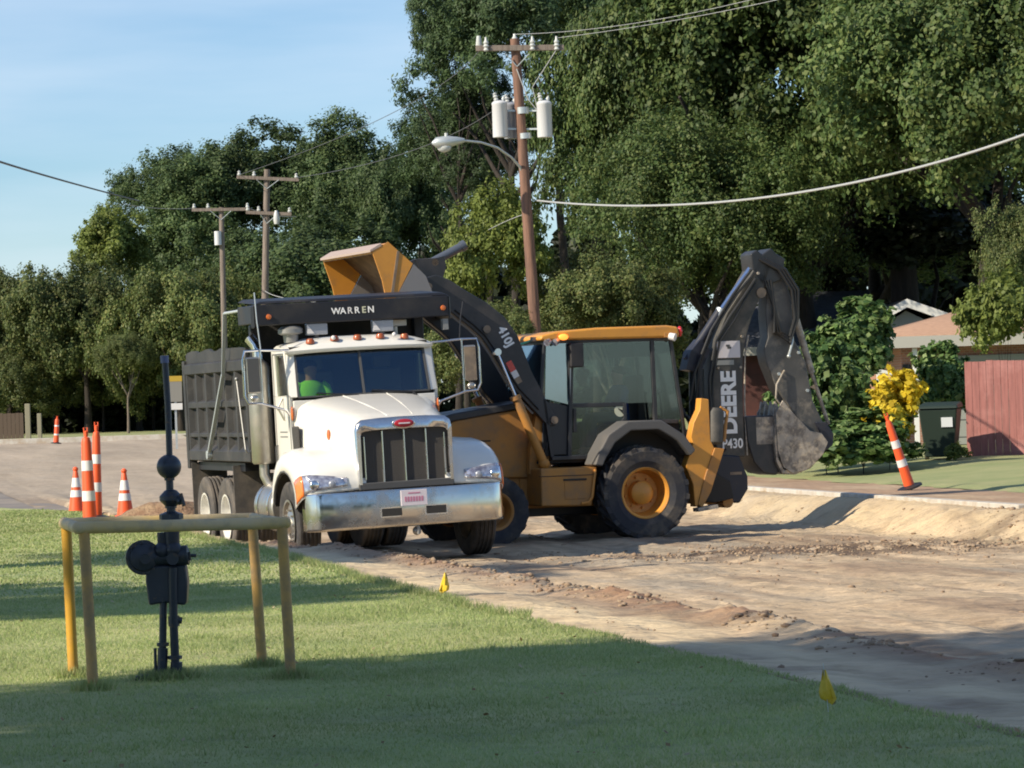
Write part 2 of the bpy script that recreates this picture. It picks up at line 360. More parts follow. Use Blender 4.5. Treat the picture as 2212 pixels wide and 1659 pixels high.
# ------------------------------------------------------------------ terrain
O2 = np.array([2.36, 16.0]); D2 = np.array([-.199, .98]); N2 = np.array([.98, .199])
def st(x, y): return (x-O2[0])*D2[0]+(y-O2[1])*D2[1], (x-O2[0])*N2[0]+(y-O2[1])*N2[1]
def xy(s, t): return O2[0]+s*D2[0]+t*N2[0], O2[1]+s*D2[1]+t*N2[1]
def t0(s):      # near edge of the dug out road
    return np.interp(s, [-9, 0, 4, 8, 12, 14, 17.5, 21, 24, 28, 100], [0, -.17, -.25, -.45, -.56, -.62, -.56, -.60, -.62, -.80, -.85]) + .06*vn(np.asarray(s)*1.1, 3)+.05*vn(np.asarray(s)*4, 9)+.03*vn(np.asarray(s)*11, 2)
def hill(x, y):
    s, t = st(x, y)
    return .78*ss(62, 150, y) + .2*ss(11.5, 16, t)*ss(35, 60, y)
def lawn_z(x, y): return hill(x, y)+.025*fbm(x*.7, y*.7, 3)

def PATCH(s, t): return np.exp(-((s-25.3)/1.7)**2-((t-7.0)/2.6)**2)
def dirt_z(s, t):
    e = t-t0(s); x, y = xy(s, t)
    wd = np.interp(s, [0, 16, 24, 27, 60], [1.25, 1.15, .75, .30, .25])
    dep = np.interp(s, [-5, 10, 20, 27, 60], [.15, .19, .30, .385, .40])
    bench = -.03-.035*np.clip(e, 0, 2)+.02*fbm(s*1.3, t*3, 3)
    k = ss(wd*1.1, wd*1.1+.35+.5*wd, e)
    z = bench*(1-k) - dep*k
    ridge = np.exp(-((e-wd*1.22)/(.14+.10*wd))**2)*(.048*np.clip((29-s)/6, 0, 1))*(1+1.6*vn(s*.9, t*.9)+.8*vn(s*3.1, t*3))
    z = z+ridge*(1+.9*np.abs(fbm(s*7, t*7, 3)))+.5*ridge*fbm(s*4, t*6, 2)
    z = z + .05*np.exp(-((t-8.9)/.45)**2)*(fbm(s*1.6, t*2.2, 4)+.6*np.abs(fbm(s*5, t*5, 3)))*1.6
    z = z + .36*ss(8.7, 9.5, t+.4*vn(s*.6, 7)+.15*vn(s*2.3, 7))
    calm = ss(.0, .5, e)
    z = z + calm*(.030*fbm(s*.3, t*1.2, 3)+.014*fbm(s*1.6, t*4.5, 4)+.012*fbm(s*9, t*9, 3)+.022*np.abs(fbm(s*5, t*5, 3))*(.4+np.clip(fbm(s*.8+40, t*1.1, 3)+.3, 0, 1)*1.6) + .11*PATCH(s, t)*np.abs(fbm(s*5+3, t*5, 3)))
    for c, wv, dp in ((3.1, .25, .03), (4.9, .25, .035), (6.4, .3, .02)):
        z = z - dp*np.exp(-((t-c-.35*vn(s*.12, c))/wv)**2)
    z = np.where(e < 0, -.05-.10*ss(30, 33, s), z); k_ = ss(44, 62, s)
    return z*(1-k_)+k_*(-.125+.03*fbm(s*.4, t*.8, 3)) + .78*ss(62, 150, y)

def grid_patch(name, X, Y, Z, m, kind='structure', soil=None, smooth=True, keep=None):
    n, k = X.shape
    V = np.stack([X, Y, Z], -1).reshape(-1, 3)
    i = np.arange(n-1)[:, None]*k+np.arange(k-1)[None]
    F = np.stack([i, i+1, i+k+1, i+k], -1).reshape(-1, 4)
    if keep is not None:
        F = F[keep[F].all(1)]
    o = fast_mesh(name, V, F, m, smooth=smooth); o['kind'] = kind
    if soil is not None:
        a = o.data.attributes.new('soil', 'FLOAT_COLOR', 'POINT')
        a.data.foreach_set('color', np.concatenate([soil.reshape(-1, 3), np.ones((len(V), 1))], 1).astype(np.float32).ravel())
    # face up
    if o.data.polygons[0].normal.z < 0: o.data.flip_normals()
    return o

M['lawn'] = mat('lawn', (.31, .37, .135), .95, c2=(.46, .45, .21), scale=.55, lo=.38, hi=.66, detail=8, bump=.8, bscale=60, dist=.02, dirt=(.22, .26, .11), dlo=.5, dhi=.7, dscale=1.3)
M['lawn2'] = mat('yard grass', (.25, .29, .12), .95, c2=(.34, .34, .16), scale=.9, lo=.4, hi=.65, detail=8, bump=.8, bscale=40, dist=.03)
M['base'] = mat('open ground', (.11, .12, .06), .95, c2=(.16, .13, .08), scale=.05, bump=.3, bscale=3)
M['soil'] = mat('bare soil', (.4, .3, .2), .95, c2=(.62, .58, .55), scale=3.0, lo=.5, hi=.8, detail=9, vcol=True, stretch=(.5, 1, 1), rot=(0, 0, R_(-101.5)), bump=1, bscale=11, dist=.06)
M['asphalt'] = mat('dusty asphalt', (.27, .235, .20), .9, c2=(.17, .155, .145), scale=.35, lo=.35, hi=.65, detail=7, stretch=(.5, 1.6, 1), dirt=(.38, .31, .23), dlo=.5, dhi=.72, dscale=.22, bump=.3, bscale=30)

# base ground to the horizon
gx = np.concatenate([-np.geomspace(2500, 60, 14), np.linspace(-50, 50, 41), np.geomspace(60, 2500, 14)])
gy = np.concatenate([np.linspace(-300, 0, 10), np.linspace(5, 200, 79), np.geomspace(215, 3000, 14)])
X, Y = np.meshgrid(gx, gy, indexing='ij')
Z = .78*ss(62, 150, Y) - .75*(1-ss(136, 146, Y)) - .02
Z = np.where((Y < 3), -.02-.0*Z, Z)
Z = np.where((np.abs(X) > 52) & (Y < 136), hill(X, Y)-.02, Z)
grid_patch('ground', X, Y, Z, M['base'])

# near lawn
def yb_curve(x): return np.interp(x, [-46, -20, -9, -7.2, -5.7, -5.0, -4.5, -4.2, 0], [66, 64, 60.5, 56.5, 51.6, 49.4, 47.6, 46.4, 44.5])
def xe(y):
    x = 2.16-(y-16)*.203
    for _ in range(3):
        s, _t = st(x, y); x = xy(s, t0(s))[0] + 0*y; s2, tt = st(x, y); x = x-(tt-t0(s2))/.98
    return x
c = np.concatenate([np.linspace(0, .75, 40), np.linspace(.76, 1, 90)])
yb = np.full_like(c, 50.)
for _ in range(60): yb = .5*yb+.5*yb_curve(-46+c*(xe(yb)+46))
f = np.linspace(0, 1, 260)**1.15
Yl = 3+f[None, :]*(yb[:, None]-3) ; Xl = -46+c[:, None]*(xe(Yl)+46)
Zl = lawn_z(Xl, Yl); Zl[-1, :] -= .06; Zl[:, -1] -= .1
grid_patch('lawn', Xl, Yl, Zl, M['lawn'])
LAWN_OK = lambda x, y: (x < xe(y)-.02) & (y < yb_curve(x)-.1)

# dug out dirt road
S, T = np.meshgrid(np.concatenate([np.linspace(-14, -2, 40), np.linspace(-1.9, 46, 820), np.linspace(46.3, 117.0, 120)]), np.linspace(-1.4, 9.62, 230), indexing='ij')
X, Y = xy(S, T); Z = dirt_z(S, T)
e = T-t0(S); wd = np.interp(S, [0, 16, 24, 27, 60], [1.25, 1.15, .75, .30, .25])
tan = np.array([.48, .365, .235]); sand = np.array([.66, .525, .33]); brown = np.array([.20, .132, .084]); greyd = np.array([.36, .30, .22])
def mixc(a, b, f): return a+(b-a)*f[..., None]
colr = np.broadcast_to(tan, S.shape+(3,)).copy()
colr = mixc(colr, greyd, np.clip(.9*ss(-.1, .35, fbm(S*.28+3, T*1.1, 4)), 0, 1))
colr = mixc(colr, brown*1.25, .6*ss(.05, .4, fbm(S*.35+31, T*1.6, 5)))
colr = mixc(colr, tan*1.18, .5*ss(.1, .4, fbm(S*.22+77, T*1.3, 3)))
for c_ in (2.6, 3.1, 4.7, 5.2, 6.6, 7.1): colr = mixc(colr, brown*1.1, .55*np.exp(-((T-c_-.5*vn(S*.10, c_))/.12)**2)*ss(-.25, .2, fbm(S*.4, T+c_, 3)))
colr = colr*(1+.34*np.clip(fbm(S*.7+5, T*5.5, 4), -.6, .6))[..., None]*(1+.22*np.clip(fbm(S*4, T*9, 3), -.6, .6))[..., None]
# dark clods churned up left of the backhoe's path
pt = PATCH(S, T); colr = mixc(colr, brown*.6, np.clip(pt*1.6*(ss(-.35, .15, fbm(S*2.5, T*3, 4))), 0, .95))
colr = mixc(colr, sand, ss(.0, .15, e)*(1-ss(.55, 1.0, e/wd))*np.clip(.75+fbm(S*1.3, T*2, 4), 0, 1))
colr = mixc(colr, brown*np.array([1.35, 1.1, 1]), .9*np.exp(-((e-wd*1.3)/(.16+.14*wd))**2)*ss(-.3, .0, fbm(S*1.5, T*2+9, 4))*(S < 27))
colr = mixc(colr, brown*.9, .9*(1-ss(.0, .14, e))*ss(-.3, .1, fbm(S*2, T*2+4, 3)))
colr = mixc(colr, sand*.86, .7*ss(8.2, 8.8, T)*np.clip(.75+fbm(S*1.2, T*2.5, 4), 0, 1))
far_ = np.array([.41, .345, .27]); colr = mixc(colr, far_*(1+.35*fbm(S*.12, T*.9, 4))[..., None], .85*ss(42, 60, S+6*fbm(S*.1, T*.4, 3)))
grid_patch('dirt_road', X, Y, Z, M['soil'], soil=colr)

# cross street on the left
def street_z(x, y): return hill(x, y)-.14+.02*fbm(x*.4, y*.4, 3)
yy = np.linspace(44.5, 131, 150); cc = np.linspace(0, 1, 60)
Y = np.broadcast_to(yy[:, None], (150, 60)); xr = np.array([xy(*(lambda s: (s, -.55))((q-16)/.98-.1))[0] for q in yy])
X = -60+cc[None, :]*(xr[:, None]+60)
Z = street_z(X, Y)
grid_patch('cross_street', X, Y, Z, M['asphalt'])

# far kerb and far lawn on the left
def ribbon(name, pts, wdt, ztop, zbot, m):
    mb = MB(); rows = []
    for i, (x, y) in enumerate(pts):
        a = pts[max(i-1, 0)]; b = pts[min(i+1, len(pts)-1)]; d = np.array(b)-np.array(a); d = d/np.linalg.norm(d); n = np.array([-d[1], d[0]])
        zt = ztop(x, y); zb = zbot(x, y)
        p = np.array([x, y]); q = p+n*wdt
        rows.append([(p[0], p[1], zb), (p[0], p[1], zt), (q[0], q[1], zt), (q[0], q[1], zb)])
    mb.grid(rows, closed=True); k_ = len(mb.v); mb.f += [(0, 1, 2, 3), (k_-1, k_-2, k_-3, k_-4)]
    o = mb.build(name, m, bevel=.015); o['kind'] = 'structure'; return o
pts = [(float(x), 131.0+.02*x) for x in np.linspace(-60, -12.3, 30)]
ribbon('far_kerb', pts, -.25, lambda x, y: float(hill(x, y))+.06, lambda x, y: float(hill(x, y))-.3, M['conc'])
X, Y = np.meshgrid(np.linspace(-70, 6, 90), np.linspace(0, 1, 60), indexing='ij'); Y = (131.2+.02*X-ss(-12.5, -9, X)*16)*(1-Y)+230*Y
grid_patch('far_lawn', X, Y, hill(X, Y)+.012+.03*fbm(X*.5, Y*.5, 2), M['lawn2'])

# kerb, verge and yard on the right
pts = [xy(s, 9.62) for s in np.linspace(27.0, 125, 160)]
ribbon('kerb', [(float(a), float(b)) for a, b in pts], -.17, lambda x, y: .035+float(hill(x, y)), lambda x, y: -.5, M['conc'])
S, T = np.meshgrid(np.linspace(-10, 125, 420), np.linspace(9.60, 14.5, 60), indexing='ij'); X, Y = xy(S, T)
inn = ss(0, .25, T-9.6)
Z = hill(X, Y) - .10*(1-ss(9.75, 10.0, T)) + inn*(.02*fbm(S*1.5, T*2, 3)) + .0
Z = np.where(T < 9.78, np.minimum(Z, -.12+.09*(S < 26.5)), Z)
colr = np.broadcast_to(np.array([.37, .25, .16]), S.shape+(3,)).copy(); colr = mixc(colr, np.array([.46, .34, .22]), ss(-.1, .4, fbm(S*.7, T*1.5, 4)))
grid_patch('verge', X, Y, Z, M['soil'], soil=colr)
S, T = np.meshgrid(np.linspace(8, 125, 400), np.concatenate([np.linspace(0, 1, 30)**1.5*4, np.linspace(4.5, 50, 40)]), indexing='ij')
T = T + 11.75 + .22*vn(S*.5, 2)+.12*vn(S*2.1, 8)
X, Y = xy(S, T); Z = hill(X, Y)+.035*ss(11.7, 12.1, T)+.02*fbm(S*.7, T*.7, 2)
grid_patch('yard_lawn', X, Y, Z, M['lawn2'])

# soil mound by the rear of the truck
def mound(name, label, c, rx, ry, h, seed):
    n = 40; r = np.linspace(0, 1, 22); a = np.linspace(0, 2*math.pi, n, endpoint=False)
    Rr, A = np.meshgrid(r, a, indexing='ij'); X = c[0]+rx*Rr*np.cos(A); Y = c[1]+ry*Rr*np.sin(A)
    Z = c[2]+h*(1-Rr**1.6)*(1+.5*fbm(X*2+seed, Y*2, 3))+.10*h*fbm(X*9, Y*9, 3)*(Rr < .97)-.05*Rr
    V = np.stack([X, Y, Z], -1).reshape(-1, 3); F = []
    for i in range(21):
        for j in range(n): F.append((i*n+j, i*n+(j+1) % n, (i+1)*n+(j+1) % n, (i+1)*n+j))
    o = fast_mesh(name, V, np.array(F)[:, ::-1].copy(), None, smooth=True)
    o.data.materials.append(M['mound']); return tag(o, label, 'soil heap')
M['mound'] = mat('brown heap soil', (.22, .13, .075), .95, c2=(.34, .235, .14), scale=6, bump=1, bscale=20, dist=.04)
mound('soil_heap', 'heap of brown soil beside the rear wheels of the white dump truck', (-5.15, 51.5, -.12), 1.05, 1.4, .42, 1)

# soil clods (nobody could count them)
def clods(name, P, sizes, m):
    ico = bmesh.new(); bmesh.ops.create_icosphere(ico, subdivisions=1, radius=1); bv = np.array([v.co[:] for v in ico.verts]); bf = np.array([[v.index for v in f.verts] for f in ico.faces]); ico.free()
    n = len(P); k = len(bv)
    jit = 1+.35*(RNG.random((n, k, 1))-.5)*2
    sc = sizes[:, None, None]*np.array([1, 1, .62])*(.7+.6*RNG.random((n, 1, 3)))
    ang = RNG.random(n)*6.28; ca, sa = np.cos(ang), np.sin(ang)
    V = bv[None]*jit*sc; Vx = V[..., 0]*ca[:, None]-V[..., 1]*sa[:, None]; Vy = V[..., 0]*sa[:, None]+V[..., 1]*ca[:, None]
    V = np.stack([Vx, Vy, V[..., 2]], -1)+P[:, None]
    F = (bf[None]+np.arange(n)[:, None, None]*k).reshape(-1, 3)
    o = fast_mesh(name, V.reshape(-1, 3), F, m); o['kind'] = 'stuff'; o['label'] = 'loose soil clods strewn over the dug out road'; o['category'] = 'soil clods'; return o
n = 9000
s = RNG.uniform(2, 44, n); tt = RNG.uniform(0, 9.3, n); k_ = fbm(s*.7+12, tt*1.3, 3) > RNG.uniform(.15, .55, n); s = s[k_]; tt = tt[k_]
n2 = 3400; s2 = RNG.uniform(0, 27, n2); w2 = np.interp(s2, [0, 16, 24, 27, 60], [1.25, 1.15, .75, .30, .25]); k_ = vn(s2*1.7, 5) > RNG.uniform(-.4, .4, n2); s2 = s2[k_]; w2 = w2[k_]; t2 = t0(s2)+w2*1.25+RNG.normal(0, .16, len(s2))*w2
n3 = 2600; s3 = RNG.normal(25.3, 1.3, n3); t3 = RNG.normal(7, 1.9, n3)
s = np.concatenate([s, s2, s3]); tt = np.concatenate([tt, t2, t3]); n = len(s); tt = np.clip(tt, t0(s)+.05, 9.4)
x, y = xy(s, tt); sz = .006+.028*RNG.random(n)**6+.006*RNG.random(n)
M['clod'] = mat('soil clods', (.26, .175, .115), .95, c2=(.36, .28, .19), scale=1.2, bump=.5)
clods('soil_clods', np.stack([x, y, dirt_z(s, tt)+sz*.2], -1), sz, M['clod'])

# grass blades
def blades(name, n, ymin, ymax, hmin, hmax, wd, label):
    y = np.sqrt(RNG.uniform(ymin**2, ymax**2, n)); x = RNG.uniform(-1, 1, n)*(y*.165+.3)
    k = LAWN_OK(x, y); x = x[k]; y = y[k]; n = len(x)
    z = lawn_z(x, y)-.006; h = RNG.uniform(hmin, hmax, n)*(.75+.8*(vn(x*1.5, y*1.5)+.5)); a = RNG.uniform(0, 6.28, n); lean = RNG.normal(0, .55, (n, 2))*h[:, None]
    dx = np.cos(a)*wd/2*(y/18)**.5; dy = np.sin(a)*wd/2
    V = np.empty((n, 3, 3)); V[:, 0] = np.stack([x-dx, y-dy, z], -1); V[:, 1] = np.stack([x+dx, y+dy, z], -1); V[:, 2] = np.stack([x+lean[:, 0], y+lean[:, 1], z+h], -1)
    o = fast_mesh(name, V.reshape(-1, 3), np.arange(3*n).reshape(-1, 3), M['grassb']); o['kind'] = 'stuff'; o['label'] = label; o['category'] = 'grass'; return o
blades('grass', 420000, 13, 30, .010, .026, .007, 'short mown grass of the lawn in the foreground')
blades('grass', 200000, 30, 58, .012, .030, .020, 'short mown grass of the lawn farther back')

# ------------------------------------------------------------------ people
def person(name, label, loc, rotz, shirt, parent_rot=None, arms=None):
    """seated figure facing local -Y, origin at the seat"""
    root_me = bpy.data.meshes.new(name)
    P = []; Ed = []; Rd = []
    def pt(p, r, link=None):
        P.append(p); Rd.append(r)
        if link is not None: Ed.append((link, len(P)-1))
        return len(P)-1
    pel = pt((0, 0, .10), (.15, .11)); ab = pt((0, -.01, .26), (.135, .10), pel); ch = pt((0, 0, .42), (.15, .105), ab)
    nb = pt((0, .0, .55), (.055, .055), ch); hd0 = pt((0, -.015, .62), (.062, .07), nb); hd1 = pt((0, -.02, .70), (.075, .092), hd0); hd2 = pt((0, -.01, .79), (.068, .085), hd1)
    pt((0, -.115, .69), (.014, .014), hd1)
    for s_ in (-1, 1): pt((s_*.08, .0, .70), (.014, .022), hd1)
    for s_ in (-1, 1):
        sh = pt((s_*.175, 0, .49), (.06, .06), ch); el = pt((s_*.25, -.08, .24), (.043, .043), sh); wr = pt((s_*.17, -.32, .28), (.028, .028), el)
        pa = pt((s_*.155, -.385, .295), (.036, .018), wr)
        for k, (dx, ln) in enumerate(((-.03, .07), (-.010, .08), (.012, .076), (.032, .06))):
            b = pt((s_*(.155+dx*.9), -.43, .30), (.010, .010), pa); m_ = pt((s_*(.155+dx), -.43-ln*.5, .30), (.009, .009), b); pt((s_*(.155+dx), -.43-ln*.75, .27), (.008, .008), m_)
        t1 = pt((s_*(.155-.045), -.37, .30), (.011, .011), pa); pt((s_*(.155-.065), -.41, .30), (.009, .009), t1)
        hp = pt((s_*.10, -.02, .07), (.09, .085), pel); kn = pt((s_*.14, -.43, .10), (.06, .06), hp); an = pt((s_*.14, -.50, -.33), (.04, .04), kn); pt((s_*.15, -.68, -.38), (.038, .03), an)
    root_me.from_pydata(P, Ed, []); o = bpy.data.objects.new(name, root_me); COL.objects.link(o)
    md = o.modifiers.new('skin', 'SKIN'); sb = o.modifiers.new('sub', 'SUBSURF'); sb.levels = 1; sb.render_levels = 2
    if not root_me.skin_vertices: root_me.attributes.new
    sk = root_me.skin_vertices[0].data if root_me.skin_vertices else None
    if sk is None:
        bpy.context.view_layer.objects.active = o; sk = root_me.skin_vertices[0].data
    for i, r in enumerate(Rd): sk[i].radius = r
    sk[0].use_root = True
    root_me.materials.append(M['skin'])
    o.location = loc; o.rotation_euler = (0, 0, rotz); tag(o, label, 'person')
    # clothes
    b = MB()
    rows = []
    for z, rx, ry in ((.06, .185, .145), (.18, .175, .135), (.32, .178, .13), (.44, .195, .13), (.52, .17, .10), (.565, .075, .07)):
        rows.append([(rx*math.cos(t), ry*math.sin(t)-.005, z) for t in np.linspace(0, 2*math.pi, 20, endpoint=False)])
    b.grid(rows, closed=True)
    for s_ in (-1, 1): b.tube([(s_*.14, 0, .515), (s_*.19, -.005, .47), (s_*.225, -.045, .36), (s_*.252, -.085, .235), (s_*.225, -.17, .245)], [.062, .075, .068, .062, .052], 12)
    b.build('shirt', shirt, o)
    b = MB()
    for s_ in (-1, 1): b.tube([(s_*.08, .05, .07), (s_*.11, -.12, .085), (s_*.14, -.44, .10), (s_*.142, -.475, 0), (s_*.14, -.505, -.31)], [.12, .11, .082, .075, .06], 14)
    b.build('trousers', M['denim'], o)
    b = MB().sphere((0, .005, .755), .098, (.95, 1.08, .80)); b.build('hair', M['hair'], o)
    return o

# ------------------------------------------------------------------ dump truck
TRUCK = ((-1.27, 42.22, -.385), (0, -R_(1.6), R_(17)))
truck = thing('dump_truck', 'white dump truck with chrome grille and dark ribbed bed, parked at the lawn edge', 'dump truck', TRUCK[0], TRUCK[1])
W_ = M['white']
def truck_wheel(x, y, side, dual=False, dusty=False):
    z = .535; rub = M['dusty'] if dusty else M['rubber']
    rm = M['white'] if dual else M['steel']
    hold = None
    offs = [0] if not dual else [0, -.33]
    for oi, of in enumerate(offs):
        c = (x+side*of, y, z); w2 = .145
        prof = [(.30, -w2*.8), (.40, -w2), (.50, -w2*.98), (.528, -w2*.86)]
        for k in range(5):
            a = -w2*.80+k*w2*.36; prof += [(.533, a), (.533, a+w2*.12)]
            if k < 4: prof += [(.517, a+w2*.15), (.517, a+w2*.33)]
        prof += [(.528, w2*.86), (.50, w2*.98), (.40, w2), (.30, w2*.8)]
        if hold is None:
            hold = MB().lathe([(.31, -.13), (.30, -.12), (.285, -.02), (.27, .02), (.20, .03), (.12, .03)], c, (side, 0, 0), 32).build('wheel', rm, truck)
        MB().lathe(prof, c, (side, 0, 0), 48, closed=True).build('tyre', rub, hold, angle=28)
        if oi == 0:
            b = MB()
            if dual: b.lathe([(.305, .13), (.315, .145), (.29, .145), (.275, .03), (.24, -.05), (.16, -.07), (.13, -.06), (.12, .06), (.0, .07)], c, (side, 0, 0), 32)
            else: b.lathe([(.305, .13), (.315, .145), (.29, .145), (.275, .10), (.22, .10), (.17, .13), (.11, .14), (.10, .19), (.0, .20)], c, (side, 0, 0), 32)
            for k in range(10):
                a = k*math.pi/5; rr = .155 if dual else .19; h = -.05 if dual else .115
                p = Vector((c[0], c[1]+rr*math.cos(a), c[2]+rr*math.sin(a))); b.cyl(p+Vector((side*h, 0, 0)), p+Vector((side*(h+.035), 0, 0)), .014, n=6)
            b.build('rim', rm, hold)
for sd in (-1, 1):
    truck_wheel(sd*1.12, 1.08, sd)
    for yy_ in (4.98, 6.32): truck_wheel(sd*1.06, yy_, sd, True, True)
b = MB()
for sd in (-1, 1): b.bx(sd*.43-.045, sd*.43+.045, .35, 7.0, .80, 1.08)
for y in (.6, 2.2, 3.2, 4.4, 5.65, 6.9): b.bx(-.39, .39, y-.05, y+.05, .84, 1.04)
b.bx(-.35, .35, .75, 1.9, .62, 1.5)                                    # engine mass
b.build('chassis_frame', M['black'], truck, bevel=.01)
MB().bar((-.95, 1.15, .50), (.95, 1.15, .50), .12, .14).bx(-.55, -.40, .6, 1.7, .58, .72).bx(.40, .55, .6, 1.7, .58, .72).build('front_axle', M['black'], truck, bevel=.01)
b = MB()
for y in (4.98, 6.32): b.cyl((-.9, y, .535), (.9, y, .535), .085).sphere((0, y, .55), .24, (1, 1, 1))
b.build('rear_axles', M['black'], truck)
MB().cyl((0, 2.0, .75), (0, 4.9, .60), .06).build('drive_shaft', M['black'], truck)
MB().cyl((.1, .03, .50), (.1, .03, .36), .02).sphere((.10, .10, .40), .055).build('tow_hook', M['grey'], truck)

# bumper: bent chrome band with two proud dark boxes painted as shaded holes
pl = [(-1.25, .36), (-1.235, .19), (-1.15, .07), (-1.08, .03), (-.5, 0), (0, -.012), (.5, 0), (1.08, .03), (1.15, .07), (1.235, .19), (1.25, .36)]
b = MB(); rows = []
for x, y in pl: rows.append([(x, y+.03, .465), (x, y+.004, .48), (x, y, .50), (x, y, .90), (x, y+.006, .92), (x, y+.05, .925)])
b.grid(rows); bump = b.build('bumper', M['brushed'], truck, solid=.006, angle=50)
for x0, x1 in ((-.36, -.10), (.20, .46)):
    MB().bx(x0, x1, -.016, .02, .60, .70).build('opening_shade_box', M['inner'], bump, bevel=.01)
    MB().bx(x0-.012, x1+.012, -.012, .02, .59, .71).build('opening_trim', M['chrome'], bump)
lp = MB().bx(-.11, .22, -.030, -.014, .715, .905).build('licence_plate', M['plate'], truck, bevel=.004)
b = MB()
for k in range(7): b.bx(-.065+k*.035, -.065+k*.035+.022, -.033, -.0295, .765, .825)
b.bx(-.02, .13, -.033, -.0295, .86, .875)
b.build('plate_print', M['pink'], lp)

# hood
HS = [(.12, [(0, 1.80), (.26, 1.795), (.44, 1.78), (.545, 1.735), (.585, 1.64), (.60, 1.30), (.60, .98)]),
      (.45, [(0, 1.875), (.28, 1.87), (.48, 1.85), (.60, 1.79), (.655, 1.68), (.67, 1.33), (.68, .98)]),
      (.9, [(0, 1.955), (.32, 1.95), (.55, 1.92), (.68, 1.85), (.74, 1.72), (.76, 1.36), (.77, .98)]),
      (1.4, [(0, 2.03), (.40, 2.025), (.65, 1.985), (.78, 1.91), (.84, 1.78), (.86, 1.40), (.87, 1.0)]),
      (1.93, [(0, 2.10), (.48, 2.09), (.76, 2.05), (.88, 1.98), (.935, 1.85), (.95, 1.45), (.95, 1.0)])]
rows = []
ys = [h[0] for h in HS]
for y in np.linspace(.12, 1.93, 14):
    half = [(np.interp(y, ys, [h[1][k][0] for h in HS]), np.interp(y, ys, [h[1][k][1] for h in HS])) for k in range(7)]
    rows.append([(-x, y, z) for x, z in reversed(half[1:])]+[(x, y, z) for x, z in half])
hood = MB().grid(rows).build('hood', W_, truck, angle=50, solid=.01)
hood.modifiers.new('sub', 'SUBSURF').render_levels = 2
for k in (-1, 1):
    MB().tube([(.16*k, .2, 1.822), (.22*k, .9, 1.957), (.29*k, 1.9, 2.098)], .007, 6).build('hood_crease', W_, hood)
for k in (-1, 1):
    MB().bx(*sorted((k*.928, k*.948)), 1.70, 1.76, 1.22, 1.34).build('hood_latch', M['dgrey'], hood)
    MB().tube([(k*.955, 1.945, 1.02), (k*.957, 1.945, 1.86), (k*.90, 1.945, 2.0), (k*.76, 1.945, 2.07), (k*.4, 1.945, 2.10), (0, 1.945, 2.108)], .008, 6).build('hood_gap', M['inner'], hood)
# fenders
Pp = [(.10, .93), (.105, 1.03), (.15, 1.16), (.28, 1.29), (.48, 1.39), (.72, 1.45), (1.0, 1.485), (1.3, 1.475), (1.55, 1.40), (1.74, 1.27), (1.86, 1.10), (1.88, .95)]
Ap = [(.56, .74), (.55, .84), (.57, .93), (.63, 1.02), (.72, 1.10), (.85, 1.16), (1.05, 1.20), (1.25, 1.19), (1.45, 1.12), (1.60, 1.02), (1.70, .90), (1.74, .78)]
XS = [(.50, 0, .10), (.64, 0, .06), (.80, .0, .02), (.98, .02, 0), (1.12, .07, 0), (1.21, .17, 0), (1.265, .34, 0), (1.285, .62, 0), (1.29, .95, 0), (1.27, 1.02, 0)]
def fend(u, v):      # u index along profile 0..11, v index across 0..9
    i = min(int(u), 10); f = u-i; j = min(int(v), 8); g = v-j
    P_ = [Pp[i][k]*(1-f)+Pp[i+1][k]*f for k in (0, 1)]; A_ = [Ap[i][k]*(1-f)+Ap[i+1][k]*f for k in (0, 1)]
    x, a, up_ = [XS[j][k]*(1-g)+XS[j+1][k]*g for k in (0, 1, 2)]
    return (x, P_[0]*(1-a)+A_[0]*a, P_[1]*(1-a)+A_[1]*a+up_*(1 if 2 < u < 10 else .2))
for sd in (-1, 1):
    rows = [[(sd*p[0], p[1], p[2]) for p in (fend(u, v) for v in np.linspace(0, 9, 19))] for u in np.linspace(0, 11, 34)]
    fo = MB().grid(rows).build('fender', W_, truck, angle=60, solid=.012)
    # dark arch lip
    MB().tube([(sd*1.275, a[0], a[1]) for a in Ap], .022, 8).build('arch_lip', M['dgrey'], fo)
    rows = [[(sd*x, a[0]+.02, a[1]-.03) for x in (.55, 1.26)] for a in Ap]
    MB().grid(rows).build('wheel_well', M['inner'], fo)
    # headlamp following the fender surface
    def lampgrid(v0, v1, u0a, u0b, u1a, u1b, off, nme, mt, par):
        rows = []
        for tt_ in np.linspace(0, 1, 7):
            v = v0+(v1-v0)*tt_; ua = u0a+(u0b-u0a)*tt_; ub = u1a+(u1b-u1a)*tt_
            r = []
            for q in np.linspace(0, 1, 6):
                p = fend(ua+(ub-ua)*q, v); r.append((sd*(p[0]+off*.4), p[1]-off, p[2]+off*.35))
            rows.append(r)
        return MB().grid(rows).build(nme, mt, par, solid=.012)
    hl = lampgrid(1.6, 7.5, .6, .2, 1.5, 2.85, .014, 'headlight', M['lens'], truck)
    lampgrid(5.7, 7.6, .22, .15, 2.4, 2.9, .022, 'turn_signal', M['orangel'], hl)
    p = fend(1.15, 4.2); MB().sphere((sd*p[0], p[1]-.025, p[2]), .062, (1, .4, 1)).build('lamp_bulb', M['chrome'], hl)
    p = fend(1.05, 2.7); MB().sphere((sd*p[0], p[1]-.025, p[2]), .045, (1, .4, 1)).build('lamp_bulb', M['strobe'], hl)
    # amber marker on hood side, intake screen, cowl badge
    MB().sphere((sd*.745, .88, 1.62), .06, (.35, 1.0, 1.15)).build('side_marker', M['amber'], truck)
    MB().bx(*sorted((sd*.935, sd*.965)), 1.60, 1.88, 1.38, 1.74).build('intake_screen', M['mesh'], truck, bevel=.02)
    MB().sphere((sd*.955, 1.86, 1.90), .055, (.3, .6, 1.7)).build('cowl_grip', M['amber'], truck)

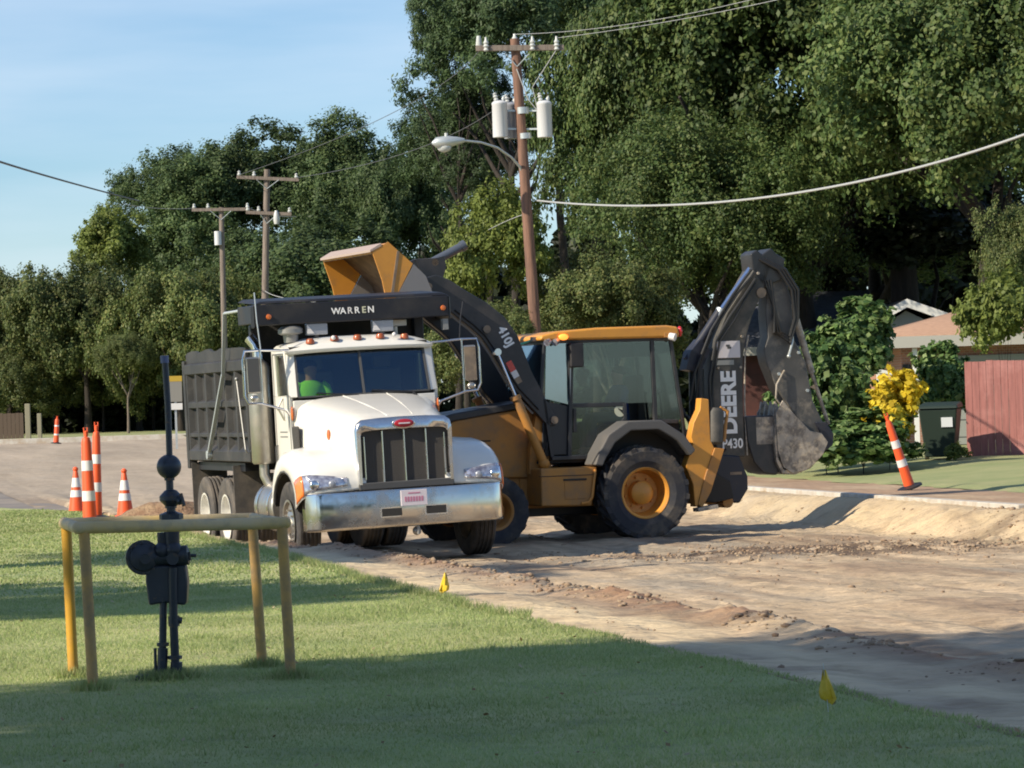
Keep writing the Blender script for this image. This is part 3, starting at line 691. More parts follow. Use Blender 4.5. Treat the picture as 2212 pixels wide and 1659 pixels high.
# grille
b = MB()
fr = [(-.60, 1.0), (-.61, 1.66), (-.585, 1.74), (-.52, 1.785), (-.3, 1.80), (0, 1.805), (.3, 1.80), (.52, 1.785), (.585, 1.74), (.61, 1.66), (.60, 1.0)]
fi = [(-.55, 1.0), (-.545, 1.58), (-.53, 1.625), (-.48, 1.64), (-.3, 1.645), (0, 1.65), (.3, 1.645), (.48, 1.64), (.53, 1.625), (.545, 1.58), (.55, 1.0)]
rows = [[(o_[0], .13, o_[1]), (o_[0], .075, o_[1]-.004), (o_[0]*.985, .055, o_[1]-.02 if o_[1] > 1.1 else o_[1]), (i_[0]*1.01, .06, i_[1]+(.012 if i_[1] > 1.1 else 0)), (i_[0], .085, i_[1]), (i_[0], .12, i_[1])] for o_, i_ in zip(fr, fi)]
gs = MB().grid(rows).build('grille_surround', M['chrome'], truck, angle=60)
MB().bx(-.56, .56, .11, .14, .97, 1.66).build('grille_mesh', M['mesh'], gs)
for x in (-.275, 0, .275): MB().cyl((x, .095, 1.02), (x, .095, 1.64), .013, n=8).build('grille_bar', M['chrome'], gs)
for x in (-.505, .505): MB().cyl((x, .092, 1.06), (x, .092, 1.58), .011, n=8).build('grille_bar', M['chrome'], gs)
MB().bx(-.60, .60, .06, .13, .93, 1.02).build('grille_sill', M['dgrey'], gs, bevel=.015)
em = MB().sphere((0, .06, 1.72), .15, (1, .14, .46), 24).build('emblem', M['chrome'], truck)
MB().sphere((0, .043, 1.72), .125, (1, .12, .40), 24).build('emblem_centre', M['red'], em)
MB().bx(-.07, .07, .020, .03, 1.712, 1.728).build('emblem_script', M['plate'], em)

# cab
cab = MB()
for sd in (-1, 1):      # side panels with a window opening, as prisms
    x0, x1 = sorted((sd*.93, sd*.97))
    cab.prism([(1.86, 1.0), (2.78, 1.0), (2.78, 2.12), (1.90, 2.12)], 'x', x0, x1)
    cab.prism([(1.90, 2.12), (1.985, 2.12), (2.13, 2.64), (2.13, 2.72), (2.08, 2.72)], 'x', x0, x1)
    cab.prism([(2.60, 2.12), (2.78, 2.12), (2.78, 2.72), (2.60, 2.72)], 'x', x0, x1)
    cab.prism([(2.13, 2.64), (2.60, 2.64), (2.60, 2.72), (2.13, 2.72)], 'x', x0, x1)
cab.bx(-.93, .93, 2.74, 2.78, 1.0, 2.72)                       # back wall
cab.bx(-.93, .93, 1.86, 1.90, 1.0, 2.06)                       # firewall
cab.bx(-.93, .93, 1.86, 2.78, .98, 1.02)
for sd in (-1, 1): cab.hexa([(sd*.97, 1.89, 2.10), (sd*.86, 1.86, 2.10), (sd*.86, 1.90, 2.10), (sd*.93, 1.93, 2.10), (sd*.95, 2.06, 2.72), (sd*.84, 2.03, 2.72), (sd*.84, 2.07, 2.72), (sd*.93, 2.10, 2.72)])
cab.build('cab', W_, truck, bevel=.012)
b = MB(); rows = []
for y, z, wx in ((1.97, 2.66, .93), (1.95, 2.70, .955), (2.0, 2.76, .96), (2.12, 2.815, .94), (2.3, 2.845, .93), (2.6, 2.855, .93), (2.76, 2.83, .93), (2.83, 2.76, .93), (2.83, 2.66, .92)):
    rows.append([(x*wx, y, z-(.09*abs(x)**3.5 if z > 2.72 else .02*abs(x)**3)) for x in np.linspace(-1, 1, 17)])
rows2 = [[(-r[0][0]*-1, r[0][1], 2.66)]+r+[(r[-1][0], r[-1][1], 2.66)] for r in rows]
MB().grid(rows2).build('cab_roof', W_, truck, angle=50, solid=.012)
ws = MB().hexa([(-.86, 1.875, 2.095), (.86, 1.875, 2.095), (.86, 1.885, 2.095), (-.86, 1.885, 2.095), (-.84, 2.045, 2.70), (.84, 2.045, 2.70), (.84, 2.055, 2.70), (-.84, 2.055, 2.70)]).build('windscreen', M['glassw'], truck)
def onws(x, z, o=.0): return (x, 1.875+(z-2.095)/.605*.17-o, z)
b = MB()
for a, c_ in (((-.86, 2.10), (.86, 2.10)), ((-.84, 2.685), (.84, 2.685)), ((-.86, 2.10), (-.84, 2.69)), ((.86, 2.10), (.84, 2.69)), ((.0, 2.10), (.0, 2.69))): b.bar(onws(*a, .008), onws(*c_, .008), .028, .02)
b.build('windscreen_seal', M['dgrey'], ws)
for k in (0, 1):
    a, c_ = ((-.10, 2.09), (-.62, 2.14)) if k == 0 else ((.62, 2.09), (.10, 2.14))
    MB().bar(onws(*a, .04), onws(*c_, .03), .018, .018).bar(onws(a[0], a[1]-.01, .05), onws(a[0]+.05, a[1]-.05, .06), .04, .03).build('wiper', M['black'], truck)
for sd in (-1, 1):
    x0, x1 = sorted((sd*.945, sd*.951))
    MB().prism([(1.985, 2.12), (2.60, 2.12), (2.60, 2.64), (2.13, 2.64)], 'x', x0, x1).build('side_window', M['glasss'], truck)
    x0, x1 = sorted((sd*.968, sd*.976)); b = MB()
    for a, c_ in (((1.93, 1.06), (1.93, 2.12)), ((2.70, 1.06), (2.70, 2.66)), ((1.93, 1.06), (2.70, 1.06)), ((2.70, 2.66), (2.12, 2.66)), ((2.12, 2.66), (1.93, 2.12))):
        b.bar((sd*.970, *a), (sd*.970, *c_), .012, .012)
    dr = b.build('door', M['dgrey'], truck)
    MB().bar((sd*.99, 2.60, 1.98), (sd*.99, 2.46, 1.98), .03, .02).build('door_handle', M['steel'], dr)
    MB().tube([(sd*.975, 2.66, 1.20), (sd*1.0, 2.66, 1.22), (sd*1.0, 2.66, 1.48), (sd*.975, 2.66, 1.5)], .012).build('grab_handle', M['dgrey'], dr)
    b = MB()
    for zz in (1.60, 1.66): b.bx(*sorted((sd*.9715, sd*.9735)), 2.1, 2.5, zz, zz+.018)
    b.build('door_lettering', M['grey'], dr)
    MB().tube([(sd*.975, 2.25, 2.10), (sd*1.05, 2.22, 1.98), (sd*.975, 2.2, 1.82)], .014).build('mirror_bracket', M['steel'], truck)
# steps
MB().bx(-1.1, -.95, 2.0, 2.6, .92, .96).build('step', M['steel'], truck, bevel=.01); MB().bx(.95, 1.1, 2.0, 2.6, .92, .96).build('step', M['steel'], truck, bevel=.01)
# cab inside
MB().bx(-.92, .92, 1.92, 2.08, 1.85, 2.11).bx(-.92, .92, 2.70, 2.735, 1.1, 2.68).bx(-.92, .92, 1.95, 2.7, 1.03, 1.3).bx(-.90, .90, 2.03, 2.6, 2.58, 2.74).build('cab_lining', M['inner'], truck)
for x in (-.45, .45): MB().bx(x-.25, x+.25, 2.22, 2.66, 1.62, 1.72).bx(x-.24, x+.24, 2.60, 2.70, 1.7, 2.42).bx(x-.12, x+.12, 2.62, 2.69, 2.42, 2.6).build('cab_seat', M['dgrey'], truck, bevel=.03)
MB().lathe([(.20, -.012), (.215, 0), (.20, .012), (.185, 0)], (.45, 2.12, 2.06), (0, -.5, .9), 24, True).build('steering_wheel', M['black'], truck)
# roof lamps
for x in (-.62, -.30, .0, .30, .62): MB().lathe([(.0, .062), (.035, .058), (.052, .038), (.058, 0)], (x, 2.06, 2.795-(.02 if abs(x) > .5 else 0)), (0, -.15, 1), 16).build('roof_marker', M['amberd'], truck)
for x in (-.47, .40): 
    lb = MB().bx(x-.14, x+.14, 2.26, 2.36, 2.88, 3.03).build('roof_work_light', M['strobe'], truck, bevel=.015)
    MB().prism([(x-.13, 2.90), (x-.04, 2.90), (x-.13, 3.02)], 'y', 2.25, 2.255).build('light_lens', M['conew'], lb)
    MB().bar((x, 2.31, 2.83), (x, 2.31, 2.9), .05, .05).build('light_bracket', M['dgrey'], lb)
MB().bx(.50, .78, 2.5, 2.62, 2.94, 3.03).bar((.64, 2.56, 2.83), (.64, 2.56, 2.95), .05, .05).build('roof_work_light', M['steel'], truck, bevel=.012)
MB().cyl((-.80, 2.35, 2.80), (-.80, 2.35, 2.90), .09, .10).lathe([(.12, 2.90), (.16, 2.92), (.16, 2.97), (.11, 3.01), (0, 3.015)], (-.80, 2.35, 0), (0, 0, 1), 20).build('roof_beacon', M['grey'], truck)
for x in (-.33, .47): MB().sphere((x, 2.0, 2.83), .028).build('clearance_bulb', M['conew'], truck)
# mirrors
for sd in (-1, 1):
    x = sd*1.42
    b = MB().tube([(sd*.93, 1.98, 2.70), (x-sd*.10, 1.90, 2.72), (x+sd*.10, 1.88, 2.715), (x+sd*.125, 1.88, 2.6), (x+sd*.125, 1.88, 2.15), (x+sd*.08, 1.88, 2.06), (x-sd*.08, 1.88, 2.05), (sd*1.02, 1.92, 1.95), (sd*.96, 1.93, 1.87)], .016, 8)
    b.tube([(x-sd*.10, 1.88, 2.72), (x-sd*.10, 1.88, 2.05)], .012, 8)
    mo = b.build('mirror_frame', M['chrome'], truck)
    MB().bx(x-.085, x+.085, 1.87, 1.92, 2.18, 2.64).build('mirror_shell', M['steel'], mo, bevel=.02)
    MB().bx(x-.075, x+.075, 1.865, 1.869, 2.20, 2.62).build('mirror_back', M['dgrey'] if sd < 0 else M['dustin'], mo)
    MB().sphere((x, 1.88, 2.12), .055, (1, .5, .8)).build('convex_mirror', M['steel'], mo)
MB().tube([(-1.30, 1.9, 2.70), (-1.32, 1.95, 3.1), (-1.32, 2.0, 3.45)], .008, 6).build('antenna', M['galv'], truck)
MB().tube([(1.30, 1.9, 2.70), (1.34, 1.93, 3.0), (1.40, 1.98, 3.2)], .006, 6).build('antenna', M['black'], truck)
# exhaust and tank
ex = MB().lathe([(0, 1.27), (.13, 1.27), (.15, 1.30), (.15, 2.5), (.13, 2.56), (.08, 2.60), (.07, 2.62)], (-1.10, 2.98, 0), (0, 0, 1), 28).build('muffler', M['steel'], truck)
MB().tube([(-1.10, 2.98, 2.58), (-1.10, 2.98, 2.72), (-1.12, 3.0, 2.80), (-1.18, 3.05, 2.90)], [.07, .07, .07, .075], 14).build('exhaust_tip', M['chrome'], ex)
MB().tube([(-1.10, 2.98, 1.28), (-1.10, 2.98, 1.12), (-1.06, 2.95, 1.0), (-.9, 2.85, .92)], .065, 12).build('exhaust_elbow', M['steel'], ex)
fu = MB().lathe([(0, 0), (.31, 0), (.33, .02), (.33, .98), (.31, 1.0), (0, 1.0)], (-.90, 2.15, .72), (0, 1, 0), 32).build('fuel_tank', M['steel'], truck)
for y in (2.35, 2.95): MB().lathe([(.334, -.03), (.343, -.03), (.343, .03), (.334, .03)], (-.90, y, .72), (0, 1, 0), 32, True).build('tank_strap', M['chrome'], fu)
MB().lathe([(0, 0), (.27, 0), (.29, .02), (.29, .78), (.27, .8), (0, .8)], (.90, 2.2, .74), (0, 1, 0), 28).build('air_tank', M['steel'], truck)

# dump body
BY0, BY1, BZ0, BZ1 = 3.18, 7.05, 1.30, 2.66
bd = MB()
for sd in (-1, 1):
    x0, x1 = sorted((sd*1.12, sd*1.15)); bd.bx(x0, x1, BY0, BY1, BZ0, BZ1)
bd.bx(-1.12, 1.12, BY0, BY0+.04, BZ0, 3.10).bx(-1.12, 1.12, BY0, BY1, BZ0-.02, BZ0+.02)
body = bd.build('dump_bed', M['body'], truck, bevel=.01)
for sd in (-1, 1):
    b = MB()
    for k in range(7):
        y = BY0+.06+k*(BY1-BY0-.12)/6
        a, c_ = sorted((sd*1.15, sd*1.225))
        b.prism([(a if sd > 0 else c_, y-.075), (c_ if sd > 0 else a, y-.045), (c_ if sd > 0 else a, y+.045), (a if sd > 0 else c_, y+.075)], 'z', BZ0+.08, BZ1-.16)
    b.build('side_rib', M['body'], body)
    b = MB()
    for z0, z1, z2, dx in ((1.60, 1.62, 1.70, .072), (2.0, 2.02, 2.13, .074)):
        a = sd*1.15
        b.prism([(a, z0), (a+sd*dx, z1), (a+sd*dx, z2-.03), (a, z2)], 'y', BY0+.02, BY1-.02)
    b.prism([(sd*1.15, BZ0-.02), (sd*1.235, BZ0), (sd*1.235, BZ0+.13), (sd*1.15, BZ0+.22)], 'y', BY0-.02, BY1+.02)
    b.prism([(sd*1.15, BZ1-.20), (sd*1.24, BZ1-.17), (sd*1.24, BZ1-.04), (sd*1.15, BZ1)], 'y', BY0-.02, BY1+.05)
    b.build('side_rail', M['body'], body, bevel=.008)
    # battered side board
    yy_ = np.linspace(BY0+.05, BY1, 26); top = [BZ1+.14+.012*math.sin(7*y_)+random.uniform(-.02, .008) for y_ in yy_]
    b = MB(); x0, x1 = sorted((sd*1.16, sd*1.20)); b.prism([(yy_[0], BZ1-.02)]+[(a, t_) for a, t_ in zip(yy_, top)]+[(yy_[-1], BZ1-.02)], 'x', x0, x1)
    b.build('side_board', M['body'], body)
MB().bx(-1.15, 1.15, BY1, BY1+.06, BZ0-.02, BZ1+.05).bx(-1.24, -1.12, BY1-.02, BY1+.12, BZ0-.12, BZ1+.02).bx(1.12, 1.24, BY1-.02, BY1+.12, BZ0-.12, BZ1+.02).build('tailgate', M['body'], body, bevel=.01)
# cab protector: hood shaped canopy of dark plate
b = MB()
b.bx(-1.28, 1.28, 2.22, 2.27, 3.03, 3.30)
b.hexa([(-1.28, 2.22, 3.302), (1.28, 2.22, 3.302), (1.28, 3.22, 3.36), (-1.28, 3.22, 3.36), (-1.20, 2.26, 3.342), (1.20, 2.26, 3.342), (1.20, 3.22, 3.40), (-1.20, 3.22, 3.40)])
for sd in (-1, 1):
    b.bx(*sorted((sd*1.24, sd*1.285)), 2.27, 3.2, 3.06, 3.302)
    b.hexa([(sd*1.32, 2.30, 3.0), (sd*1.285, 2.215, 3.0), (sd*1.285, 2.3, 3.0), (sd*1.30, 2.35, 3.0), (sd*1.32, 2.30, 3.28), (sd*1.285, 2.215, 3.30), (sd*1.285, 2.3, 3.30), (sd*1.30, 2.35, 3.28)])
    b.bx(*sorted((sd*1.03, sd*1.16)), 3.05, 3.18, 1.4, 3.06)
cs = b.build('cab_protector', M['black'], truck, bevel=.02)
for x in (-1.10, 1.20): MB().lathe([(0, .03), (.03, .025), (.036, 0)], (x, 2.218, 3.14), (0, -1, 0), 12).build('marker_lamp', M['amber'], cs)
MB().bx(1.20, 1.27, 2.26, 2.36, 2.86, 3.0).build('junction_box', M['grey'], cs)
for i, ch_ in enumerate('WARREN'):
    text('shield_lettering', ch_, [M['lettering'], M['lettering'], M['cone'], M['strobe'], M['signy'], M['lettering']][i] if i not in (2, 3, 4) else {2: M['conew'], 3: M['lettering'], 4: M['cream']}[i], cs, .115, (-.22+i*.092, 2.216, 3.165), (1, 0, 0), (0, 0, 1), .002, bold=.002)
# tarp arms
for sd in (-1, 1):
    MB().bar((sd*1.27, 5.55, 1.38), (sd*1.27, 4.35, 2.45), .05, .035).bar((sd*1.27, 4.35, 2.45), (sd*1.30, 3.9, 3.25), .045, .03).cyl((sd*1.22, 5.55, 1.38), (sd*1.30, 5.55, 1.38), .06).build('tarp_arm', M['galv'], truck)
MB().cyl((-1.30, 3.9, 3.25), (-1.05, 3.3, 3.28), .02).build('tarp_bow', M['galv'], truck)
MB().tube([(-1.26, 3.22, 1.42), (-1.28, 3.20, 1.46), (-1.28, 3.50, 2.36)], .012).sphere((-1.28, 3.50, 2.38), .026).build('support_rod', M['grey'], truck)
for sd in (-1, 1):
    MB().bx(*sorted((sd*.72, sd*1.22)), 4.30, 4.33, .52, 1.24).build('mud_flap', M['dusty'], truck)
    MB().bx(*sorted((sd*.72, sd*1.22)), 6.98, 7.0, .42, 1.26).build('mud_flap', M['dusty'], truck)
    MB().bx(*sorted((sd*.5, sd*1.12)), 4.0, 7.0, 1.16, 1.27).build('bed_subframe', M['black'], truck)
# dirt load
X, Y = np.meshgrid(np.linspace(-1.11, 1.11, 24), np.linspace(BY0+.05, BY1, 40), indexing='ij')
Zt = 2.15+.4*np.exp(-((Y-5.1)/1.1)**2)*np.cos(X*.9)+.05*fbm(X*3, Y*3, 3)
rows = [[(X[i, j], Y[i, j], Zt[i, j]) for j in range(40)] for i in range(24)]
ld = MB().grid(rows).build('soil_load', M['mound'], None); ld.location = TRUCK[0]; ld.rotation_euler = TRUCK[1]
tag(ld, 'brown soil loaded in the bed of the white dump truck', 'soil load')
TM = Matrix.LocRotScale(Vector(TRUCK[0]), __import__('mathutils').Euler(TRUCK[1]), None)
person('person', 'person in a lime green work shirt seated in the white truck cab', TM @ Vector((-.58, 2.40, 1.74)), TRUCK[1][2], M['hivis'])

# ------------------------------------------------------------------ backhoe loader
BH = ((1.51, 49.2, -.42), (0, 0, R_(20)))
bh = thing('backhoe_loader', 'yellow and black backhoe loader tipping its front bucket over the white truck', 'backhoe loader', BH[0], BH[1])
Yl_, Bp, AR, AD, NV = M['yellow'], M['shade_yellow'], M['arm'], M['armd'], M['navy']
def big_wheel(x, y, side, R, W, rr, nl, lug, rim_m):
    c = (x, y, R-.02); w2 = W/2; b = MB()
    prof = [(rr, -w2*.72), (rr+.10*R/.68, -w2*.96), (R*.86, -w2), (R*.94, -w2*.9), (R-lug, -w2*.6), (R-lug+.004, 0), (R-lug, w2*.6), (R*.94, w2*.9), (R*.86, w2), (rr+.10*R/.68, w2*.96), (rr, w2*.72)]
    hold = MB().lathe([(rr+.012, -w2*.70), (rr-.02, -w2*.5), (rr-.04, 0), (rr-.045, w2*.25), (rr-.07, -w2*.30), (.16*R/.68, -w2*.32), (.16*R/.68, w2*.0), (0, w2*.0)], c, (0, side, 0), 40).build('wheel', rim_m, bh)
    b.lathe(prof, c, (0, side, 0), 56, closed=True)
    C = Vector(c)
    for k in range(nl):
        for h in (-1, 1):
            a0 = 2*math.pi*(k+(.5 if h > 0 else 0))/nl; sl = 2*math.pi/nl*1.15
            def P(r, a, yy): return C+Vector((math.cos(a)*r, side*yy, math.sin(a)*r))
            dw = 2*math.pi/nl*.17
            bot = [P(R-lug-.02, a0-dw, -h*.02), P(R-lug-.02, a0+dw, -h*.02), P(R*.90-.02, a0+sl+dw*1.3, h*w2*.99), P(R*.90-.02, a0+sl-dw*1.3, h*w2*.99)]
            top = [P(R, a0-dw*.75, -h*.02), P(R, a0+dw*.75, -h*.02), P(R*.955, a0+sl+dw, h*w2*1.01), P(R*.955, a0+sl-dw, h*w2*1.01)]
            b.hexa(bot+top)
    b.build('tyre', M['tyreb'], hold, angle=25)
    MB().lathe([(rr+.004, w2*.60), (rr+.028, w2*.73), (rr+.006, w2*.78), (rr-.022, w2*.70), (rr-.05, w2*.20), (rr-.035, w2*.0)], c, (0, side, 0), 40).build('rim', rim_m, hold)
    q = MB().lathe([(.17*R/.68, -w2*.35), (.165*R/.68, w2*.25), (.12*R/.68, w2*.40), (0, w2*.43)], c, (0, side, 0), 24)
    for k in range(8):
        a = k*math.pi/4+.2; p = C+Vector((math.cos(a)*rr*.62, side*w2*-.34, math.sin(a)*rr*.62)); q.cyl(p, p+Vector((0, side*.05, 0)), .018, n=6)
    q.build('hub', rim_m, hold)
M['tyreb'] = mat('backhoe tyre rubber', (.030, .032, .040), .85, c2=(.075, .068, .06), scale=3, dirt=(.15, .12, .09), dlo=.52, dhi=.72, dscale=3, bump=.3)
for sd in (-1, 1):
    big_wheel(-.09, sd*.93, sd, .67, .47, .345, 19, .06, Yl_)
    big_wheel(-2.28, sd*.93, sd, .50, .30, .255, 17, .025, Bp)
b = MB().bx(-2.95, 1.0, -.33, .33, .62, 1.0).bx(-1.7, -.6, -.45, .45, .48, .9).bar((-2.28, -.8, .48), (-2.28, .8, .48), .22, .2).bar((-.09, -.75, .66), (-.09, .75, .66), .3, .3)
b.build('chassis', M['shade_yellow'], bh, bevel=.015)
MB().bx(-1.9, -.3, -.3, .3, .36, .62).build('belly_guard', M['black'], bh, bevel=.02)
# hood
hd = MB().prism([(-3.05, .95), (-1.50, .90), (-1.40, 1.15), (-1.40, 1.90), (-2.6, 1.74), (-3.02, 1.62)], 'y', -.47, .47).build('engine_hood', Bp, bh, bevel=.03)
MB().prism([(-1.22, 1.90), (-1.22, 2.0), (-1.55, 1.985), (-2.65, 1.835), (-3.0, 1.74), (-3.08, 1.60), (-3.04, 1.58), (-2.65, 1.725), (-1.55, 1.885)], 'y', -.485, .485).build('hood_top', AR, hd, bevel=.03)
MB().bx(-3.09, -3.04, -.40, .40, 1.0, 1.55).build('grille', M['mesh'], hd)
b = MB()
for k in range(5): b.bx(-2.6+k*.02, -2.2+k*.02, -.475, -.471, 1.15+k*.07, 1.17+k*.07)
b.build('hood_louvre', M['inner'], hd)
# frame tower carrying the arms
for sd in (-1, 1):
    b = MB().prism([(-1.62, .95), (-1.30, .95), (-1.22, 1.95), (-1.45, 1.95), (-1.60, 1.3)], 'y', *sorted((sd*.50, sd*.62)))
    b.build('arm_tower', Bp, bh, bevel=.012)
MB().tube([(-1.50, -.64, 1.1), (-1.42, -.66, 1.3), (-1.40, -.66, 1.7), (-1.33, -.66, 1.86)], .02).tube([(-1.45, -.64, 1.05), (-1.36, -.67, 1.35), (-1.30, -.66, 1.75)], .018).build('hose', M['hose'], bh)
# tool box / steps
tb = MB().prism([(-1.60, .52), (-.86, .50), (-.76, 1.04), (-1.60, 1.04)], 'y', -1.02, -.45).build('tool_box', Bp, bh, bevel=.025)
MB().bx(-1.26, -.93, -1.026, -1.0, .60, .86).build('step_recess', M['shade_yellow'], tb, bevel=.01)
MB().bx(-1.27, -.93, -1.035, -1.0, .86, .885).bx(-1.62, -.78, -1.028, -1.0, .925, .935).build('step_edge', M['inner'], tb)
MB().tube([(-.80, -1.035, 1.0), (-.86, -1.04, .62), (-.92, -1.04, .55), (-1.02, -1.035, .54)], .02).build('grab_rail', Yl_, tb)
MB().prism([(-1.60, .52), (-.86, .50), (-.76, 1.04), (-1.60, 1.04)], 'y', .45, 1.02).build('fuel_tank', Bp, bh, bevel=.025)
MB().bx(-2.0, -1.55, -.42, .42, .60, .95).build('side_frame', Bp, bh, bevel=.015)
# fenders
fo_ = [(-.84, 1.06), (-.78, 1.22), (-.62, 1.48), (-.33, 1.655), (.17, 1.655), (.50, 1.45), (.68, 1.22)]
fi_ = [(.60, 1.14), (.40, 1.36), (.12, 1.52), (-.28, 1.52), (-.52, 1.36), (-.66, 1.16), (-.72, 1.04)]
for sd in (-1, 1):
    MB().prism(fo_+fi_, 'y', *sorted((sd*.70, sd*1.13))).build('fender', M['fendg'] if 'fendg' in M else M['dgrey'], bh, bevel=.025)
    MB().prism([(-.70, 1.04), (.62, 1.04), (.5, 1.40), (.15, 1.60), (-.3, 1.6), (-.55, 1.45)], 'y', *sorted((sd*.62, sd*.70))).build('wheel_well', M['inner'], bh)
# cab
cb = MB()
for sd in (-1, 1):
    y = sd*.69
    def post(a, c_, w_=.055, d_=.06): cb.bar((a[0], y, a[1]), (c_[0], y, c_[1]), w_, d_)
    post((-1.30, 1.16), (-1.40, 2.0)); post((-1.44, 2.0), (-1.36, 2.80), .04, .05); post((-1.05, 1.16), (-.96, 2.80), .06)
    post((.26, 1.60), (.24, 2.80), .06); post((.72, 1.26), (.52, 2.80), .05)
    post((-1.32, 1.17), (-.70, 1.17), .10); post((-1.0, 1.89), (-.20, 1.89), .045); post((.22, 1.64), (.60, 1.62), .04)
    post((-.20, 1.66), (-.20, 1.9), .05); post((-.70, 1.18), (-.20, 1.68), .055)
    post((-1.36, 2.79), (.53, 2.79), .06)
cb.bar((-1.36, -.69, 2.78), (-1.36, .69, 2.78), .05, .06).bar((.52, -.69, 2.78), (.52, .69, 2.78), .05, .06).bar((.72, -.69, 1.25), (.72, .69, 1.25), .06, .06).bar((-1.42, -.69, 1.99), (-1.42, .69, 1.99), .06, .05)
cf = cb.build('cab_frame', M['arm'], bh, bevel=.01)
MB().bx(-1.32, .70, -.66, .66, 1.10, 1.20).bx(-1.40, -1.30, -.66, .66, 1.2, 1.98).bx(-1.25, -1.02, -.60, .60, 1.2, 1.45).bx(-.55, .66, -.62, -.50, 1.2, 1.6).bx(-.55, .66, .50, .62, 1.2, 1.6).build('cab_floor', M['inner'], cf)
for sd in (-1, 1):
    a, c_ = sorted((sd*.692, sd*.698))
    MB().prism([(-.99, 1.90), (.24, 1.90), (.23, 2.77), (-.96, 2.77)], 'y', a, c_).build('door_glass', M['glassc'], cf)
    MB().prism([(-1.03, 1.2), (-.72, 1.2), (-.22, 1.70), (-.22, 1.87), (-1.0, 1.87)], 'y', a, c_).build('lower_door_glass', M['glassc'], cf)
    MB().prism([(.27, 1.64), (.66, 1.62), (.53, 2.77), (.26, 2.77)], 'y', a, c_).build('rear_quarter_glass', M['glassc'], cf)
    MB().prism([(-1.38, 2.0), (-1.0, 1.9), (-.98, 2.77), (-1.34, 2.77)], 'y', a, c_).build('front_quarter_glass', M['glassf'], cf)
    MB().prism([(-1.28, 1.22), (-1.07, 1.22), (-1.0, 1.88), (-1.37, 1.96)], 'y', *sorted((sd*.67, sd*.68))).build('footwell_panel', M['arm'], cf)
MB().hexa([(-1.445, -.66, 2.0), (-1.435, -.66, 2.0), (-1.435, .66, 2.0), (-1.445, .66, 2.0), (-1.375, -.66, 2.77), (-1.365, -.66, 2.77), (-1.365, .66, 2.77), (-1.375, .66, 2.77)]).build('front_windscreen', M['glassf'], cf)
MB().hexa([(.705, -.66, 1.28), (.715, -.66, 1.28), (.715, .66, 1.28), (.705, .66, 1.28), (.525, -.66, 2.77), (.535, -.66, 2.77), (.535, .66, 2.77), (.525, .66, 2.77)]).build('rear_windscreen', M['glassc'], cf)
MB().bar((-.955, -.71, 1.85), (-.955, -.71, 1.52), .045, .04).bar((-1.02, -.725, 2.72), (-1.03, -.725, 1.95), .018, .03).build('door_handle', M['black'], cf, bevel=.005)
MB().bar((-1.03, -.715, 1.95), (-1.0, -.715, 2.45), .02, .02).build('door_rail', M['galv'], cf)
st_ = MB().cyl((-.27, -.700, 1.80), (-.27, -.704, 1.80), .085, n=24).build('door_sticker', M['cream'], cf)
b = MB()
for k in range(4): b.bar((-.30+k*.02, -.706, 1.83-k*.018), (-.24+k*.008, -.706, 1.80-k*.018), .014, .003, (0, 1, 0))
b.bx(-.235, -.215, -.7075, -.7045, 1.79, 1.85); b.build('sticker_mark', M['black'], st_)
# roof with lamps
rf = MB().prism([(-1.46, 2.80), (.62, 2.80), (.64, 2.84), (.62, 2.95), (.45, 2.975), (-.6, 2.965), (-1.2, 2.925), (-1.44, 2.875)], 'y', -.78, .78).build('cab_roof', Yl_, bh, bevel=.035)
MB().bx(.40, .60, -.785, -.60, 2.80, 2.875).build('lamp_recess', M['shade_yellow'], rf, bevel=.01)
MB().cyl((.47, -.80, 2.82), (.53, -.86, 2.80), .05, .055).build('rear_work_lamp', M['conew'], rf)
MB().sphere((.66, -.72, 2.885), .062, (.6, .8, 1.2)).build('tail_lamp', M['redl'], rf)
MB().sphere((-1.12, -.80, 2.845), .055, (1.3, .5, .8)).build('turn_lamp', M['beacon'] if 'beacon' in M else M['orangel'], rf)
for x in (-1.32, -1.20): MB().cyl((x, -.76, 2.79), (x-.05, -.80, 2.77), .045, .05).build('front_work_lamp', M['lens'], rf)
MB().bx(-1.50, -1.42, -.60, -.50, 2.80, 2.86).build('front_bracket', M['grey'], rf)
MB().sphere((-1.68, -.42, 2.72), .06).cyl((-1.45, -.45, 2.82), (-1.66, -.42, 2.75), .015).build('warning_lamp', M['greenl'] if 'greenl' in M else M['galv'], rf)
MB().bx(-1.02, -.82, -.80, -.72, 2.42, 2.76).build('cab_mirror', M['black'], cf, bevel=.02)
MB().bx(.05, .35, -.5, .5, 2.55, 2.74).build('roof_console', M['inner'], cf)
# inside
MB().bx(-.25, .25, -.25, .25, 1.45, 1.62).bx(.18, .30, -.24, .24, 1.6, 2.3).bx(-.2, .2, -.2, .2, 1.2, 1.45).build('seat', M['inner'], bh, bevel=.04)
MB().lathe([(.17, -.012), (.185, 0), (.17, .012), (.155, 0)], (-.72, 0, 2.0), (-.5, 0, .9), 24, True).cyl((-.72, 0, 2.0), (-1.1, 0, 1.4), .03).build('steering_wheel', M['inner'], bh)
for y in (-.35, .2): MB().cyl((.55, y, 1.3), (.48, y, 2.02), .018).sphere((.48, y, 2.03), .035).build('control_lever', M['inner'], bh)
